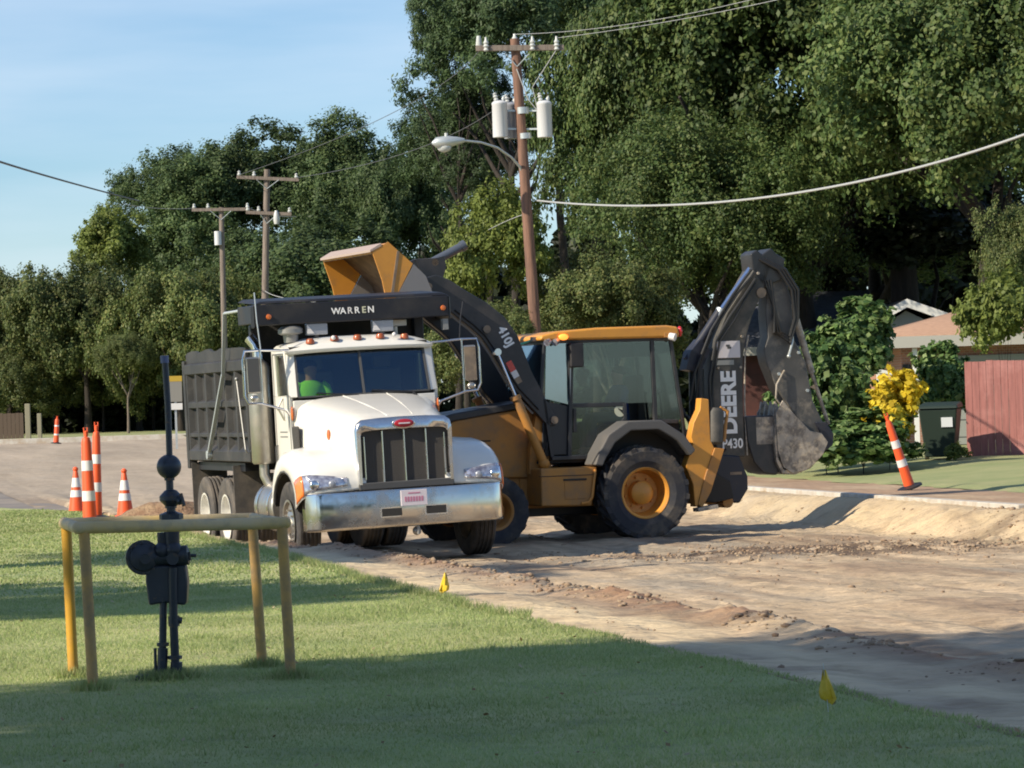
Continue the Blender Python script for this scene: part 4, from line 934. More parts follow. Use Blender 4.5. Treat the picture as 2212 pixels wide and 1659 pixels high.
# loader arms
top_ = [(-3.17, 3.56), (-3.10, 3.70), (-2.92, 3.74), (-2.75, 3.68), (-2.50, 3.52), (-2.19, 3.34), (-1.94, 3.14), (-1.76, 2.88), (-1.57, 2.38), (-1.31, 1.86), (-1.22, 1.72)]
bot_ = [(-1.24, 1.62), (-1.36, 1.62), (-1.54, 1.82), (-1.82, 2.12), (-1.99, 2.38), (-2.14, 2.64), (-2.29, 2.86), (-2.44, 3.0), (-2.72, 3.22), (-3.05, 3.42)]
for sd in (-1, 1):
    ao = MB().prism(top_+bot_, 'y', *sorted((sd*.58, sd*.72))).build('loader_arm', AR, bh, bevel=.015)
    for (px, pz) in ((-2.22, 2.98), (-1.27, 1.70), (-3.05, 3.58)): MB().cyl((px, sd*.70, pz), (px, sd*.755, pz), .055).build('pin_boss', M['dustin'], ao)
    MB().cyl((-1.46, sd*.79, 1.10), (-1.84, sd*.79, 2.02), .062).sphere((-1.46, sd*.79, 1.10), .08).cyl((-1.84, sd*.79, 2.0), (-1.86, sd*.79, 2.05), .078).build('lift_cylinder', Bp, bh)
    MB().cyl((-1.84, sd*.79, 2.02), (-2.10, sd*.79, 2.66), .024).cyl((-2.10, sd*.70, 2.66), (-2.10, sd*.84, 2.66), .05).build('lift_rod', M['rod'], bh)
    MB().tube([(x-.015, sd*.66, z-.02) for x, z in bot_[2:]], .016).build('arm_pipe', M['grey'], ao)
    MB().tube([(x+.05, sd*.735, z+.035) for x, z in bot_[2:-1]], .013).build('arm_hose', M['hose'], ao)
    if sd < 0:
        d_ = Vector((.465, 0, -.885)).normalized(); n_ = Vector((.885, 0, .465)).normalized(); o_ = Vector((-1.96, -.7225, 2.86))
        text('arm_number', '410J', M['lettering'], ao, .17, o_+n_*.02, d_, n_, .002, bold=.006)
        o_ = Vector((-1.90, -.7235, 2.50))
        def tape(a, c_, mt, nm): 
            p = [o_+d_*a-n_*.045, o_+d_*c_-n_*.045, o_+d_*c_+n_*.045, o_+d_*a+n_*.045]; q = [v+Vector((0, -.003, 0)) for v in p]
            MB().hexa(p+q).build(nm, mt, ao)
        tape(-.03, .12, M['redl'], 'red_marking'); tape(.12, .22, M['conew'], 'white_marking'); tape(.22, .31, M['dustin'], 'worn_marking')
MB().cyl((-2.45, -.6, 3.25), (-2.45, .6, 3.25), .09).bar((-2.9, -.6, 3.5), (-2.9, .6, 3.5), .14, .14).build('arm_cross_tube', AR, bh)
# tilt linkage
for y in (-.30, .30):
    MB().prism([(-3.10, 3.98), (-2.78, 3.99), (-2.66, 4.02), (-2.64, 3.86), (-2.72, 3.62), (-2.86, 3.52), (-2.95, 3.62), (-3.02, 3.78)], 'y', y-.04, y+.04).build('tilt_lever', AR, bh, bevel=.012)
MB().cyl((-2.80, -.34, 3.93), (-2.80, .34, 3.93), .05).build('lever_pin', M['dustin'], bh)
MB().cyl((-2.76, 0, 3.93), (-2.26, 0, 4.17), .062).cyl((-2.30, 0, 4.15), (-2.24, 0, 4.18), .075).build('tilt_cylinder', M['navy2'] if 'navy2' in M else AR, bh)
MB().bar((-3.08, -.30, 3.92), (-3.34, -.30, 3.80), .07, .12).bar((-3.08, .30, 3.92), (-3.34, .30, 3.80), .07, .12).build('bucket_link', AR, bh)
# bucket
sec = [(-3.98, 4.05), (-3.86, 4.13), (-3.74, 4.17), (-3.42, 3.88), (-3.24, 3.70), (-3.15, 3.48), (-3.20, 3.28), (-3.40, 3.16), (-3.66, 3.12), (-3.92, 3.18)]
inn_ = []
for i, (x, z) in enumerate(sec):
    a = sec[max(i-1, 0)]; c_ = sec[min(i+1, len(sec)-1)]; dx, dz = c_[0]-a[0], c_[1]-a[1]; l_ = math.hypot(dx, dz); inn_.append((x-(-dz)/l_*-.03*-1, z-dx/l_*.03) if 0 else (x+dz/l_*.03, z-dx/l_*.03))
bk = MB().prism(sec[:4]+inn_[:4][::-1], 'y', -1.13, 1.13).build('loader_bucket', Yl_, bh, bevel=.004)
MB().prism(sec[3:]+inn_[3:][::-1], 'y', -1.13, 1.13).build('bucket_floor', M['dustin'], bk)
li_ = [(x, z) for x, z in inn_]; li2 = [(x*.997-.0, z) for x, z in li_]
MB().grid([[(x-.004, y, z-.004) for x, z in li_] for y in (-1.125, 1.125)]).build('bucket_shade_lining', M['lining'], bk, solid=.004)  # added dark sheet, bucket shade put into its colour
MB().prism([(-4.0, 4.045), (-3.84, 4.125), (-3.84, 4.165), (-4.0, 4.075)], 'y', -1.16, 1.16).build('cutting_edge', M['edge'] if 'edge' in M else M['bgrey'], bk)
for sd in (-1, 1):
    a, c_ = sorted((sd*1.13, sd*1.155))
    MB().prism([(-3.97, 4.055), (-3.74, 4.18), (-3.40, 3.88), (-3.66, 3.42), (-3.70, 3.14), (-3.93, 3.17), (-3.80, 3.45), (-3.84, 3.66)], 'y', a, c_).build('side_plate', Yl_, bk)
    a, c_ = sorted((sd*1.125, sd*1.16))
    MB().prism([(-3.385, 3.87), (-3.22, 3.71), (-3.13, 3.48), (-3.20, 3.26), (-3.42, 3.14), (-3.70, 3.12), (-3.655, 3.42)], 'y', a, c_).build('clam_plate', M['bgrey'], bk)
    a, c_ = sorted((sd*1.15, sd*1.165))
    MB().prism([(-3.62, 4.06), (-3.585, 4.05), (-3.69, 3.46), (-3.73, 3.46)], 'y', a, c_).build('clam_seam', M['dustin'], bk)
# rear frame, stabilisers
MB().prism([(.70, .55), (1.25, .45), (1.55, .50), (1.5, .75), (1.05, 1.0), (.95, 1.5), (.72, 1.5)], 'y', -.42, .42).build('rear_frame', M['inner'], bh, bevel=.02)
for sd in (-1, 1):
    sb_ = MB().prism([(.58, 1.00), (.70, 1.30), (.67, 1.40), (.72, 1.60), (.82, 1.78), (.84, 1.94), (.96, 1.92), (.97, 1.35), (1.02, 1.24), (.86, .80), (.80, .46), (.70, .42), (.68, .74)], 'y', *sorted((sd*.80, sd*.98))).build('stabiliser_leg', Yl_, bh, bevel=.012)
    MB().prism([(1.02, 1.24), (1.17, 1.22), (.94, .62), (.80, .40), (.74, .46), (.86, .85)], 'y', *sorted((sd*.84, sd*1.0))).build('stabiliser_channel', Bp, sb_, bevel=.01)
    MB().bar((.70, sd*1.0, .38), (1.0, sd*1.0, .42), .2, .05).build('stabiliser_pad', M['worn'], sb_)
    MB().lathe([(0, 0), (.09, 0), (.125, .04), (.125, .46), (.09, .52), (0, .52)], (1.06, sd*.90, 1.28), (.05, 0, 1), 18).build('stabiliser_cylinder', M['armd'], bh)
    MB().tube([(1.14, sd*.95, 1.80), (1.25, sd*.96, 1.74), (1.21, sd*.96, 1.55), (1.18, sd*.96, 1.32)], .026).build('cylinder_pipe', M['shade_yellow'], bh)
# swing post and boom
sw = MB().prism([(1.30, 1.15), (1.74, 1.10), (1.86, .80), (1.86, .62), (1.72, .42), (1.55, .44), (1.44, .60), (1.36, .85)], 'y', -.22, .22).build('swing_post', NV, bh, bevel=.03)
MB().bx(1.58, 1.76, -.225, -.221, .83, .87).build('post_label', M['dustin'], sw)
MB().cyl((1.50, -.30, .45), (1.50, .30, .45), .085).bar((1.05, -.30, .92), (1.38, -.30, .50), .16, .12).bar((1.05, .25, .92), (1.38, .25, .50), .16, .12).bar((1.0, 0, .48), (1.5, 0, .45), .18, .08).build('swing_frame', Bp, bh, bevel=.01)
MB().tube([(.9, -.3, 1.7), (1.15, -.34, 1.35), (1.35, -.32, 1.05), (1.50, -.28, 1.2)], .022).tube([(.9, -.15, 1.8), (1.15, -.26, 1.2), (1.30, -.28, .9), (1.2, -.3, .6)], .022).build('hose', M['hose'], bh)
boomp = [(1.40, 1.08), (1.36, 1.7), (1.38, 2.45), (1.44, 2.78), (1.62, 3.15), (1.92, 3.55), (2.12, 3.86), (2.26, 3.90), (2.34, 3.80), (2.20, 3.45), (2.02, 3.10), (1.93, 2.85), (1.86, 2.55), (1.83, 1.9), (1.84, 1.08)]
bo = MB().prism(boomp, 'y', -.20, .20).build('boom', AD, bh, bevel=.02)
MB().tube([(1.86, -.205, 1.1), (1.845, -.205, 1.9), (1.875, -.205, 2.55), (1.94, -.205, 2.82)], .014).build('boom_edge', M['worn'], bo)
MB().bx(1.44, 1.80, -.215, -.201, 2.50, 2.74).build('boom_plate', M['platew'] if 'platew' in M else M['lettering'], bo, bevel=.004)
MB().bx(1.58, 1.64, -.218, -.2155, 2.66, 2.69).bx(1.60, 1.66, -.218, -.2155, 2.63, 2.66).build('plate_mark', M['dgrey'], bo)
text('boom_lettering', 'DEERE', M['lettering'], bo, .31, (1.615, -.203, 1.86), (0.0, 0, 1), (-1, 0, 0), .003, bold=.013, sx=1.02)
text('boom_number', 'P430', M['lettering'], bo, .19, (1.64, -.203, 1.27), (1, 0, 0), (0, 0, 1), .003, bold=.004, sx=.85)
MB().bx(1.42, 1.70, -.206, -.202, 2.40, 2.47).build('boom_script', M['grey'], bo)
# boom cylinder, crowd cylinder
MB().cyl((1.05, -.05, 2.48), (1.60, -.05, 3.20), .068).prism([(.98, 2.35), (1.20, 2.30), (1.36, 2.62), (1.22, 2.78), (1.05, 2.60)], 'y', -.16, .10).build('crowd_cylinder', NV, bh)
MB().cyl((1.60, -.05, 3.20), (2.13, -.05, 3.86), .034).build('crowd_rod', M['rod'], bh)
MB().cyl((2.13, -.12, 3.88), (2.13, .12, 3.88), .06).build('rod_pin', M['galv'], bh)
MB().cyl((1.55, -.05, 3.10), (1.60, -.05, 3.20), .075).build('gland', M['galv'], bh)
for y in (-.12, .12): MB().cyl((1.18, y, 1.25), (1.20, y, 2.35), .062).cyl((1.20, y, 2.3), (1.30, y, 2.7), .03).build('boom_cylinder', AR, bh)
MB().tube([(1.0, -.2, 1.9), (1.08, -.22, 2.3), (1.35, -.24, 2.9), (1.7, -.24, 3.4), (2.0, -.24, 3.75)], .02).tube([(1.1, -.16, 1.8), (1.16, -.2, 2.4), (1.42, -.24, 2.95), (1.78, -.24, 3.42), (2.05, -.24, 3.7)], .018).build('hose', M['hose'], bh)
# dipper
dp = [(2.10, 3.92), (2.30, 3.94), (2.46, 3.88), (2.58, 3.62), (2.66, 3.30), (2.68, 2.75), (2.86, 2.40), (2.95, 1.85), (3.14, 1.45), (3.02, 1.28), (2.84, 1.40), (2.62, 1.70), (2.38, 2.05), (2.24, 2.40), (2.20, 2.6), (2.27, 2.78), (2.25, 3.1), (2.28, 3.5), (2.12, 3.68)]
di = MB().prism(dp, 'y', -.15, .15).build('dipper', M['dip'], bh, bevel=.02)
MB().prism([(2.02, 3.98), (2.12, 4.04), (2.20, 3.97), (2.34, 4.06), (2.42, 3.98), (2.56, 3.90), (2.5, 3.6), (2.2, 3.5), (2.05, 3.7)], 'y', -.2, .2).build('dipper_head', AR, di, bevel=.02)
MB().cyl((2.72, -.02, 3.25), (3.0, -.02, 2.25), .05).cyl((3.0, -.02, 2.25), (3.24, -.02, 1.50), .028).build('bucket_cylinder', M['worn'], di)
for off, r_ in ((0, .024), (.05, .02), (.10, .022)):
    MB().tube([(2.15+off, -.2, 3.9), (2.42+off, -.26, 3.75), (2.62+off, -.25, 3.45), (2.66+off*.5, -.24, 3.05), (2.58, -.22, 2.78-off), (2.45-off, -.2, 2.85), (2.36, -.2, 3.2), (2.32-off, -.2, 3.6)], r_).build('hose', M['hose'], di)
MB().tube([(2.64, -.2, 2.9), (2.62, -.22, 2.7), (2.56, -.22, 2.52)], .018).sphere((2.555, -.22, 2.5), .028).build('hose_end', M['galv'], di)
MB().cyl((2.16, -.22, 3.42), (2.16, -.19, 3.42), .075).build('pivot_boss', M['dustin'], di)
MB().tube([(2.5, -.17, 2.3), (2.36, -.2, 2.1), (2.34, -.2, 1.9), (2.46, -.18, 1.75)], .014).build('hose', M['worn'], di)
MB().prism([(2.9, 2.05), (3.0, 2.0), (2.98, 2.08)], 'y', -.155, -.151).build('weld_mark', M['dustin'], di)
for q_, r_ in ((0, .022), (.06, .018)):
    MB().tube([(1.30, -.26, 1.5+q_), (1.28+q_, -.27, 2.2), (1.40+q_, -.28, 2.75), (1.62+q_, -.29, 3.08-q_), (1.88, -.28, 3.40-q_), (2.06, -.25, 3.62-q_)], r_).build('hose', M['hose'], bo)
for x_, z_ in ((1.45, 2.36), (1.80, 2.36), (1.45, 2.80), (1.84, 2.80), (2.12, 3.70), (1.98, 3.48)): MB().cyl((x_, -.20, z_), (x_, -.222, z_), .022, n=6).build('bolt', M['worn'], bo)
for x_, z_ in ((2.48, 3.72), (2.74, 2.55), (2.86, 2.0), (2.42, 2.25)): MB().cyl((x_, -.15, z_), (x_, -.172, z_), .025, n=6).build('bolt', M['galv'], di)
# link and digging bucket
MB().prism([(2.96, 1.54), (3.12, 1.54), (3.24, 1.36), (3.22, 1.20), (3.10, 1.12), (3.09, 1.24), (3.02, 1.38)], 'y', -.2, -.12).prism([(2.96, 1.54), (3.12, 1.54), (3.24, 1.36), (3.22, 1.20), (3.10, 1.12), (3.09, 1.24), (3.02, 1.38)], 'y', .12, .2).build('bucket_link', NV, bh, bevel=.012)
pb = [(2.39, 1.87), (2.55, 1.68), (2.80, 1.42), (2.98, 1.38), (3.08, 1.25), (3.0, 1.08), (2.86, .95), (2.72, .86), (2.5, .82), (2.36, .92), (2.29, 1.15), (2.27, 1.70)]
bsec = [(3.06, 1.22), (2.97, 1.04), (2.80, .88), (2.55, .80), (2.35, .83), (2.27, 1.0), (2.25, 1.3), (2.28, 1.66)]
dbk = MB()
inn2 = [(2.72+(x-2.72)*.92, 1.4+(z-1.4)*.92) for x, z in bsec]
dbk.prism(bsec+inn2[::-1], 'y', -.31, .31)
dob = dbk.build('digging_bucket', M['worn'], bh, bevel=.006)
for sd in (-1, 1): MB().prism(pb, 'y', *sorted((sd*.305, sd*.335))).build('bucket_side', M['worn'], dob, bevel=.006)
MB().prism([(1.84, 1.66), (2.30, 1.66), (2.30, 1.05), (2.36, .90), (2.30, .80), (2.10, .84), (1.95, 1.0), (1.86, 1.3)], 'y', -.24, .36).build('bucket_jaw', M['arm'], dob, bevel=.02)
MB().bx(2.0, 2.30, -.2415, -.24, 1.25, 1.64).build('jaw_scrape', M['worn'], dob)
for k in range(4):
    y = -.24+k*.16; MB().prism([(2.26, 1.60), (2.36, 1.60), (2.34, 1.80), (2.30, 1.86)], 'y', y-.03, y+.03).build('tooth', M['worn'], dob)
BM = Matrix.LocRotScale(Vector(BH[0]), __import__('mathutils').Euler(BH[1]), None)
person('person', 'person in a blue shirt seated at the controls of the backhoe loader', BM @ Vector((0, 0, 1.60)), BH[1][2]+R_(-90), M['navycloth'])

# ------------------------------------------------------------------ foliage
def crown(name, mt, n, size, rx, rz, nl, seed, top_bias=.0, hollow=.55, ratio=.62):
    r = np.random.default_rng(seed)
    # lobes over an ellipsoid shell, each with its own sub clumps
    d = r.normal(size=(nl, 3)); d /= np.linalg.norm(d, axis=1)[:, None]; d[:, 2] = np.where(d[:, 2] < -.55, -d[:, 2]*.6, d[:, 2])
    rad = r.uniform(.45, .86, nl); C = d*rad[:, None]*np.array([rx, rx, rz]); lr = r.uniform(.22, .40, nl)*min(rx, rz)
    ns = 26; e = r.normal(size=(nl, ns, 3)); e /= np.linalg.norm(e, axis=2)[..., None]
    sub = C[:, None]+e*lr[:, None, None]*r.uniform(.5, 1.3, (nl, ns, 1)); subr = (lr[:, None]*r.uniform(.18, .55, (nl, ns)))
    pr = (subr**2).ravel(); pr /= pr.sum(); k = r.choice(nl*ns, n, p=pr)
    g = r.normal(size=(n, 3)); g /= np.linalg.norm(g, axis=1)[:, None]; g *= (r.random(n)**.6*r.uniform(.6, 1.25, n))[:, None]
    P = sub.reshape(-1, 3)[k]+g*subr.ravel()[k][:, None]
    ax = r.normal(size=(n, 3)); ax[:, 2] *= .7; ax /= np.linalg.norm(ax, axis=1)[:, None]
    gu = g/np.maximum(np.linalg.norm(g, axis=1)[:, None], 1e-6); pu = P/np.array([rx, rx, rz])
    nn = gu*.8+pu*.8+.60*r.normal(size=(n, 3))+np.array([0, 0, .35]); ax = np.cross(nn, ax); ax /= np.linalg.norm(ax, axis=1)[:, None]; bt = np.cross(ax, nn); bt /= np.linalg.norm(bt, axis=1)[:, None]
    L_ = size*r.uniform(.6, 1.35, n)[:, None]; W2 = L_*ratio*.5
    V = np.stack([P-ax*L_*.5, P-bt*W2-ax*L_*.05, P+ax*L_*.5, P+bt*W2-ax*L_*.05], 1).reshape(-1, 3)
    return fast_mesh(name, V, np.arange(4*n).reshape(-1, 4), mt)
def trunk(name, mt, h, r0, seed, limbs=5, spread=1.6, up_=1.4, lean=.0):
    r = random.Random(seed); b = MB(); p = [(0, 0, -.3)]; x = y = 0
    for k in range(1, 7):
        z = h*k/6; x += r.uniform(-.10, .10)*h/6+lean*h/6; y += r.uniform(-.08, .08)*h/6; p.append((x, y, z))
    b.tube(p, [r0*1.35]+[r0*(1-.09*k) for k in range(6)], 12)
    tx, ty, tz = p[-1]
    for k in range(limbs):
        a = 2*math.pi*k/limbs+r.uniform(-.4, .4); l = spread*r.uniform(.7, 1.2); s0 = r.uniform(.72, 1.0); q0 = Vector(p[4]).lerp(Vector(p[6]), (s0-.72)/.28)
        q1 = q0+Vector((math.cos(a)*l*.4, math.sin(a)*l*.4, up_*.45)); q2 = q0+Vector((math.cos(a)*l, math.sin(a)*l, up_*r.uniform(.9, 1.4)))
        q3 = q2+Vector((math.cos(a+.5)*l*.5, math.sin(a+.5)*l*.5, up_*.6))
        b.tube([q0, q1, q2, q3], [r0*.5, r0*.38, r0*.24, r0*.10], 8)
        b.tube([q1, q1+Vector((math.cos(a-1)*l*.5, math.sin(a-1)*l*.5, up_*.7))], [r0*.2, r0*.06], 6)
    o = b.build(name, mt, None, angle=60); return o

TPL = {}
def tpl(key, *a, **k):
    o = crown('crown', *a, **k); me = o.data; bpy.data.objects.remove(o); TPL[key] = me
tpl('oakA', M['leaf_oak'], 150000, .145, 5, 4, 34, 11)
tpl('oakB', M['leaf_oak'], 150000, .145, 5, 4, 30, 12)
tpl('oakC', M['leaf_oak'], 130000, .145, 5, 5, 36, 13)
tpl('pineA', M['leaf_pine'], 60000, .20, 4, 5.5, 20, 14, ratio=.35)
tpl('limeA', M['leaf_lime'], 26000, .20, 3, 3, 22, 15)
tpl('farA', M['leaf_far'], 80000, .20, 5, 4.5, 26, 16)
tpl('farB', M['leaf_far'], 75000, .20, 5, 5, 30, 17)
tpl('shade', M['leaf_oak'], 19000, .24, 5, 4, 30, 41)
tpl('oliveA', M['leaf_olive'], 90000, .15, 5, 3.6, 34, 18)
tpl('oliveB', M['leaf_olive'], 90000, .15, 5, 3.6, 30, 19)
tpl('darkA', M['leaf_dark'], 22000, .34, 5, 3.5, 26, 20)
tpl('airy', M['leaf_far'], 20000, .24, 5, 4.5, 20, 22)
tpl('shrub', M['leaf_shrub'], 9000, .20, 1.2, 1.5, 26, 23, ratio=.8)
tpl('yel', M['leaf_yellow'], 3200, .10, .5, .65, 14, 24, ratio=.8)
tpl('bush', M['leaf_lime'], 9000, .14, 1.5, 1.2, 22, 25)
TR = {}
for k, a in dict(A=(M['bark'], 4.2, .34, 1, 4, 1.7, 1.8), B=(M['bark'], 3.4, .26, 2, 4, 1.5, 1.6), P=(M['bark'], 7.5, .22, 3, 7, 1.8, 1.3), C=(M['barkp'], 2.6, .16, 4, 5, 1.5, 1.4), D=(M['bark'], 2.6, .17, 6, 4, 1.1, 1.3), S=(M['bark'], .5, .05, 5, 6, .5, .6)).items():
    o = trunk('trunk', *a); TR[k] = o.data; bpy.data.objects.remove(o)
def terr(x, y): return float(hill(x, y))
def tree(name, label, cat, px, d, cz, ck, crx, crz, tk='A', tscale=1, group=None, rot=None, dx=0, tb=None, pz=None):
    """px: picture column of the crown, d: metres from the camera, cz: crown centre height, crx/crz radii"""
    X = at(px, 850, d).x; z0 = terr(X, d) if tb is None else tb
    t = thing(name, label, cat, (X+dx, d, z0), (0, 0, random.uniform(0, 6.28) if rot is None else rot), group)
    me = TPL[ck]; bb = {'oakA': (5, 4), 'oakB': (5, 4), 'oakC': (5, 5), 'pineA': (4, 5.5), 'limeA': (3, 3), 'farA': (5, 4.5), 'farB': (5, 5), 'oliveA': (5, 3.6), 'oliveB': (5, 3.6), 'darkA': (5, 3.5), 'airy': (5, 4.5), 'shrub': (1.2, 1.5), 'yel': (.5, .65), 'bush': (1.5, 1.2)}[ck]
    c = bpy.data.objects.new('crown' if tk != 'S' else 'foliage', me); COL.objects.link(c); c.parent = t
    c.scale = (crx/bb[0], crx/bb[0], crz/bb[1])
    wr = Matrix.Rotation(-t.rotation_euler[2], 3, 'Z') @ Vector((-dx, 0, 0)); c.location = (wr.x, wr.y, cz-z0)
    q = bpy.data.objects.new('trunk' if tk != 'S' else 'stems', TR[tk]); COL.objects.link(q); q.parent = t
    h = {'A': 7.4, 'B': 6.4, 'P': 10.5, 'C': 5.2, 'D': 4.8, 'S': 1.7}[tk]; s_ = max(.3, (cz-z0+crz*.05)/h) if ck[:5] != 'olive' else max(.3, (cz-z0+crz*.2)/h); q.scale = (min(tscale*1.0, crx*.25), min(tscale*1.0, crx*.25), s_)
    return t
def H(py, px, d):   # height of a picture row at distance d
    return at(px, py, d).z
G1 = 'large trees behind the houses'; G2 = 'trees beyond the cross street'; G3 = 'tall trees behind the street trees'
def rt(name, label, cat, px, py, d, wpx, hpx, ck, tk='A', ts=1, group=None, **k):
    s_ = FPX/d; return tree(name, label, cat, px, d, H(py, px, d), ck, wpx/2/s_, hpx/2/s_, tk, ts, group, **k)
rt('oak_tree', 'huge dark green oak spreading over the brown roofed house at the right edge', 'tree', 2150, 170, 88, 900, 760, 'oakA', 'A', 1.5, G1, rot=1)
rt('oak_tree', 'broad oak crown right of the pine, above the backhoe boom', 'tree', 1740, 170, 94, 860, 800, 'oakB', 'A', 1.4, G1, rot=2.2)
rt('oak_tree', 'oak with lower branches directly above the backhoe cab roof', 'tree', 1530, 470, 91, 560, 560, 'oakC', 'A', 1.2, G1, rot=.4)
rt('oak_tree', 'oak rising between the tall pine and the broad oak crowns', 'tree', 1420, 280, 100, 480, 700, 'oakA', 'A', 1.2, G1, rot=4)
rt('oak_tree', 'dark oak standing behind the house roofs under the broad crowns', 'tree', 1900, 430, 104, 800, 520, 'oakC', 'A', 1.4, G1, rot=5)
rt('oak_tree', 'top right oak crown reaching out of the picture', 'tree', 1960, -60, 96, 900, 500, 'oakB', 'A', 1.4, G1, rot=3)
rt('pine_tree', 'tall pine with open crown and sky gaps behind the near utility pole', 'tree', 1120, 100, 112, 430, 560, 'pineA', 'P', 1.3, G1, rot=1.3)
rt('pine_tree', 'second pine whose dark lower crown stands left of the near utility pole', 'tree', 990, 400, 118, 300, 440, 'pineA', 'P', 1, G1, rot=3.6)
rt('pine_tree', 'dense dark pine filling the sky just left of the near pole crossarm', 'tree', 1010, 110, 114, 240, 420, 'pineA', 'P', 1, G1, rot=5.2)
rt('pine_tree', 'full pine crown at the top edge between the near pole and the oaks', 'tree', 1230, -10, 116, 420, 330, 'pineA', 'P', 1, G1, rot=.7)
rt('pine_tree', 'pine with a wide middle crown directly behind the street lamp', 'tree', 1060, 330, 116, 330, 360, 'pineA', 'P', 1, G1, rot=2.6)
rt('pine_tree', 'pine top leaning out right of the near pole crossarm', 'tree', 1290, 90, 120, 300, 420, 'pineA', 'P', 1, G1, rot=2)
rt('broadleaf_tree', 'bright yellow green tree left of the near utility pole behind the loader arm', 'tree', 1085, 570, 84, 250, 330, 'limeA', 'B', .8, None, rot=.3)
rt('broadleaf_tree', 'olive bushy tree behind the raised loader arm and truck mirror', 'tree', 1060, 760, 80, 300, 260, 'oliveA', 'C', .8, None, rot=.9)
rt('broadleaf_tree', 'dull green low tree behind the backhoe cab', 'tree', 1320, 700, 84, 420, 330, 'oliveB', 'C', .8, None, rot=2.9)
for i, (px, py, d, w_, h_, ck, lab) in enumerate([
    (420, 520, 168, 330, 300, 'farB', 'dense green tree behind the leftmost wooden pole'),
    (330, 440, 172, 200, 170, 'airy', 'thin crowned tree with sky showing through at the left end of the tall row'),
    (430, 400, 175, 260, 190, 'airy', 'airy tall treetop above the leftmost wooden pole'),
    (600, 420, 170, 360, 290, 'farA', 'tall green tree right behind the crossarm of the middle wooden pole'),
    (760, 430, 165, 340, 320, 'farB', 'full green tree between the middle pole and the raised loader bucket'),
    (900, 470, 160, 260, 330, 'farA', 'tall tree directly above the raised loader bucket'),
    (255, 560, 160, 200, 220, 'limeA', 'light green tree at the left end of the tall tree row'),
    (760, 640, 150, 520, 330, 'farA', 'green tree behind the loader bucket and truck roof'),
    (560, 640, 156, 300, 240, 'farB', 'dark green tree behind the two wooden poles')]):
    rt('broadleaf_tree', lab, 'tree', px, py, d, w_, h_, ck, 'B', 1.2, G3)
for i, (px, py, d, w_, h_, ck, lab, ts) in enumerate([
    (20, 735, 150, 350, 350, 'oliveA', 'rounded olive green tree at the left edge of the picture', 1),
    (190, 735, 146, 400, 370, 'oliveB', 'wide olive green tree whose dark trunk stands behind the orange posts', 1),
    (390, 735, 143, 370, 370, 'oliveA', 'olive green tree with pale leaning trunk left of the dump bed', 1),
    (120, 820, 153, 420, 220, 'oliveB', 'shaded low tree behind the far orange post', 1),
    (520, 730, 152, 300, 350, 'oliveB', 'olive tree behind the rear corner of the dump bed', 1),
    (40, 840, 147, 300, 200, 'oliveA', 'low bushy tree under the tree at the left edge', 1),
    (300, 830, 149, 330, 220, 'oliveB', 'low bushy tree filling the gap right of the orange posts', 1),
    (470, 830, 148, 280, 230, 'oliveA', 'low bushy tree just left of the dump bed', 1),
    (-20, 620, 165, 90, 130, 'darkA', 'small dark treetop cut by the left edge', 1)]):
    rt('broadleaf_tree', lab, 'tree', px, py, d, w_, h_, ck, 'D', 1.5, G2)
# extra trunks of the row are trees in their own right with thin crowns above
for i, (px, d, lab) in enumerate([(275, 140, 'small tree with a pale slanting trunk beside the road sign'), (222, 148, 'small tree with a straight dark trunk behind the orange posts'), (330, 150, 'small tree with a thin dark trunk right of the pale slanting one'), (80, 150, 'small tree with a dark forked trunk left of the far orange post')]):
    t = rt('young_tree', lab, 'tree', px, 770, d, 150, 120, 'oliveA', 'D' if i else 'C', 1.0, G2)
# background growth, its shade put into the dark leaf colour
def mass(name, label, boxes, seed, n, size, mt):
    r = np.random.default_rng(seed); Ps = []
    for (pa, pb, d, z0, z1) in boxes:
        m_ = int(n/len(boxes)); u = r.random(m_); xs = at(pa, 850, d).x+(at(pb, 850, d).x-at(pa, 850, d).x)*u
        zt = z0+(z1-z0)*(.75+.5*vn(xs*.35+seed, 0*xs+seed)+.3*vn(xs*1.1, 0*xs)); Ps.append(np.stack([xs, d+r.uniform(-2.5, 2.5, m_), z0+(zt-z0)*r.random(m_)**.8], -1))
    P = np.concatenate(Ps); k = len(P); ax = r.normal(size=(k, 3)); ax /= np.linalg.norm(ax, axis=1)[:, None]; bt = np.cross(ax, r.normal(size=(k, 3))); bt /= np.linalg.norm(bt, axis=1)[:, None]
    L_ = size*r.uniform(.6, 1.4, k)[:, None]
    V = np.stack([P-ax*L_*.5, P-bt*L_*.3, P+ax*L_*.5, P+bt*L_*.3], 1).reshape(-1, 3)
    o = fast_mesh(name, V, np.arange(4*k).reshape(-1, 4), mt); o['kind'] = 'stuff'; o['label'] = label; o['category'] = 'undergrowth'
mass('distant_undergrowth', 'dark undergrowth closing the view behind the trees', [(-60, 175, 157, .6, 4.4), (215, 262, 157, .6, 3.6), (285, 460, 157, .6, 3.4), (-150, 560, 164, .6, 5), (-150, 620, 176, .6, 7.5), (600, 1300, 182, .6, 12), (1000, 1500, 128, .3, 9.0), (1400, 2400, 122, .3, 9.0)], 5, 110000, .55, M['leaf_dark'])

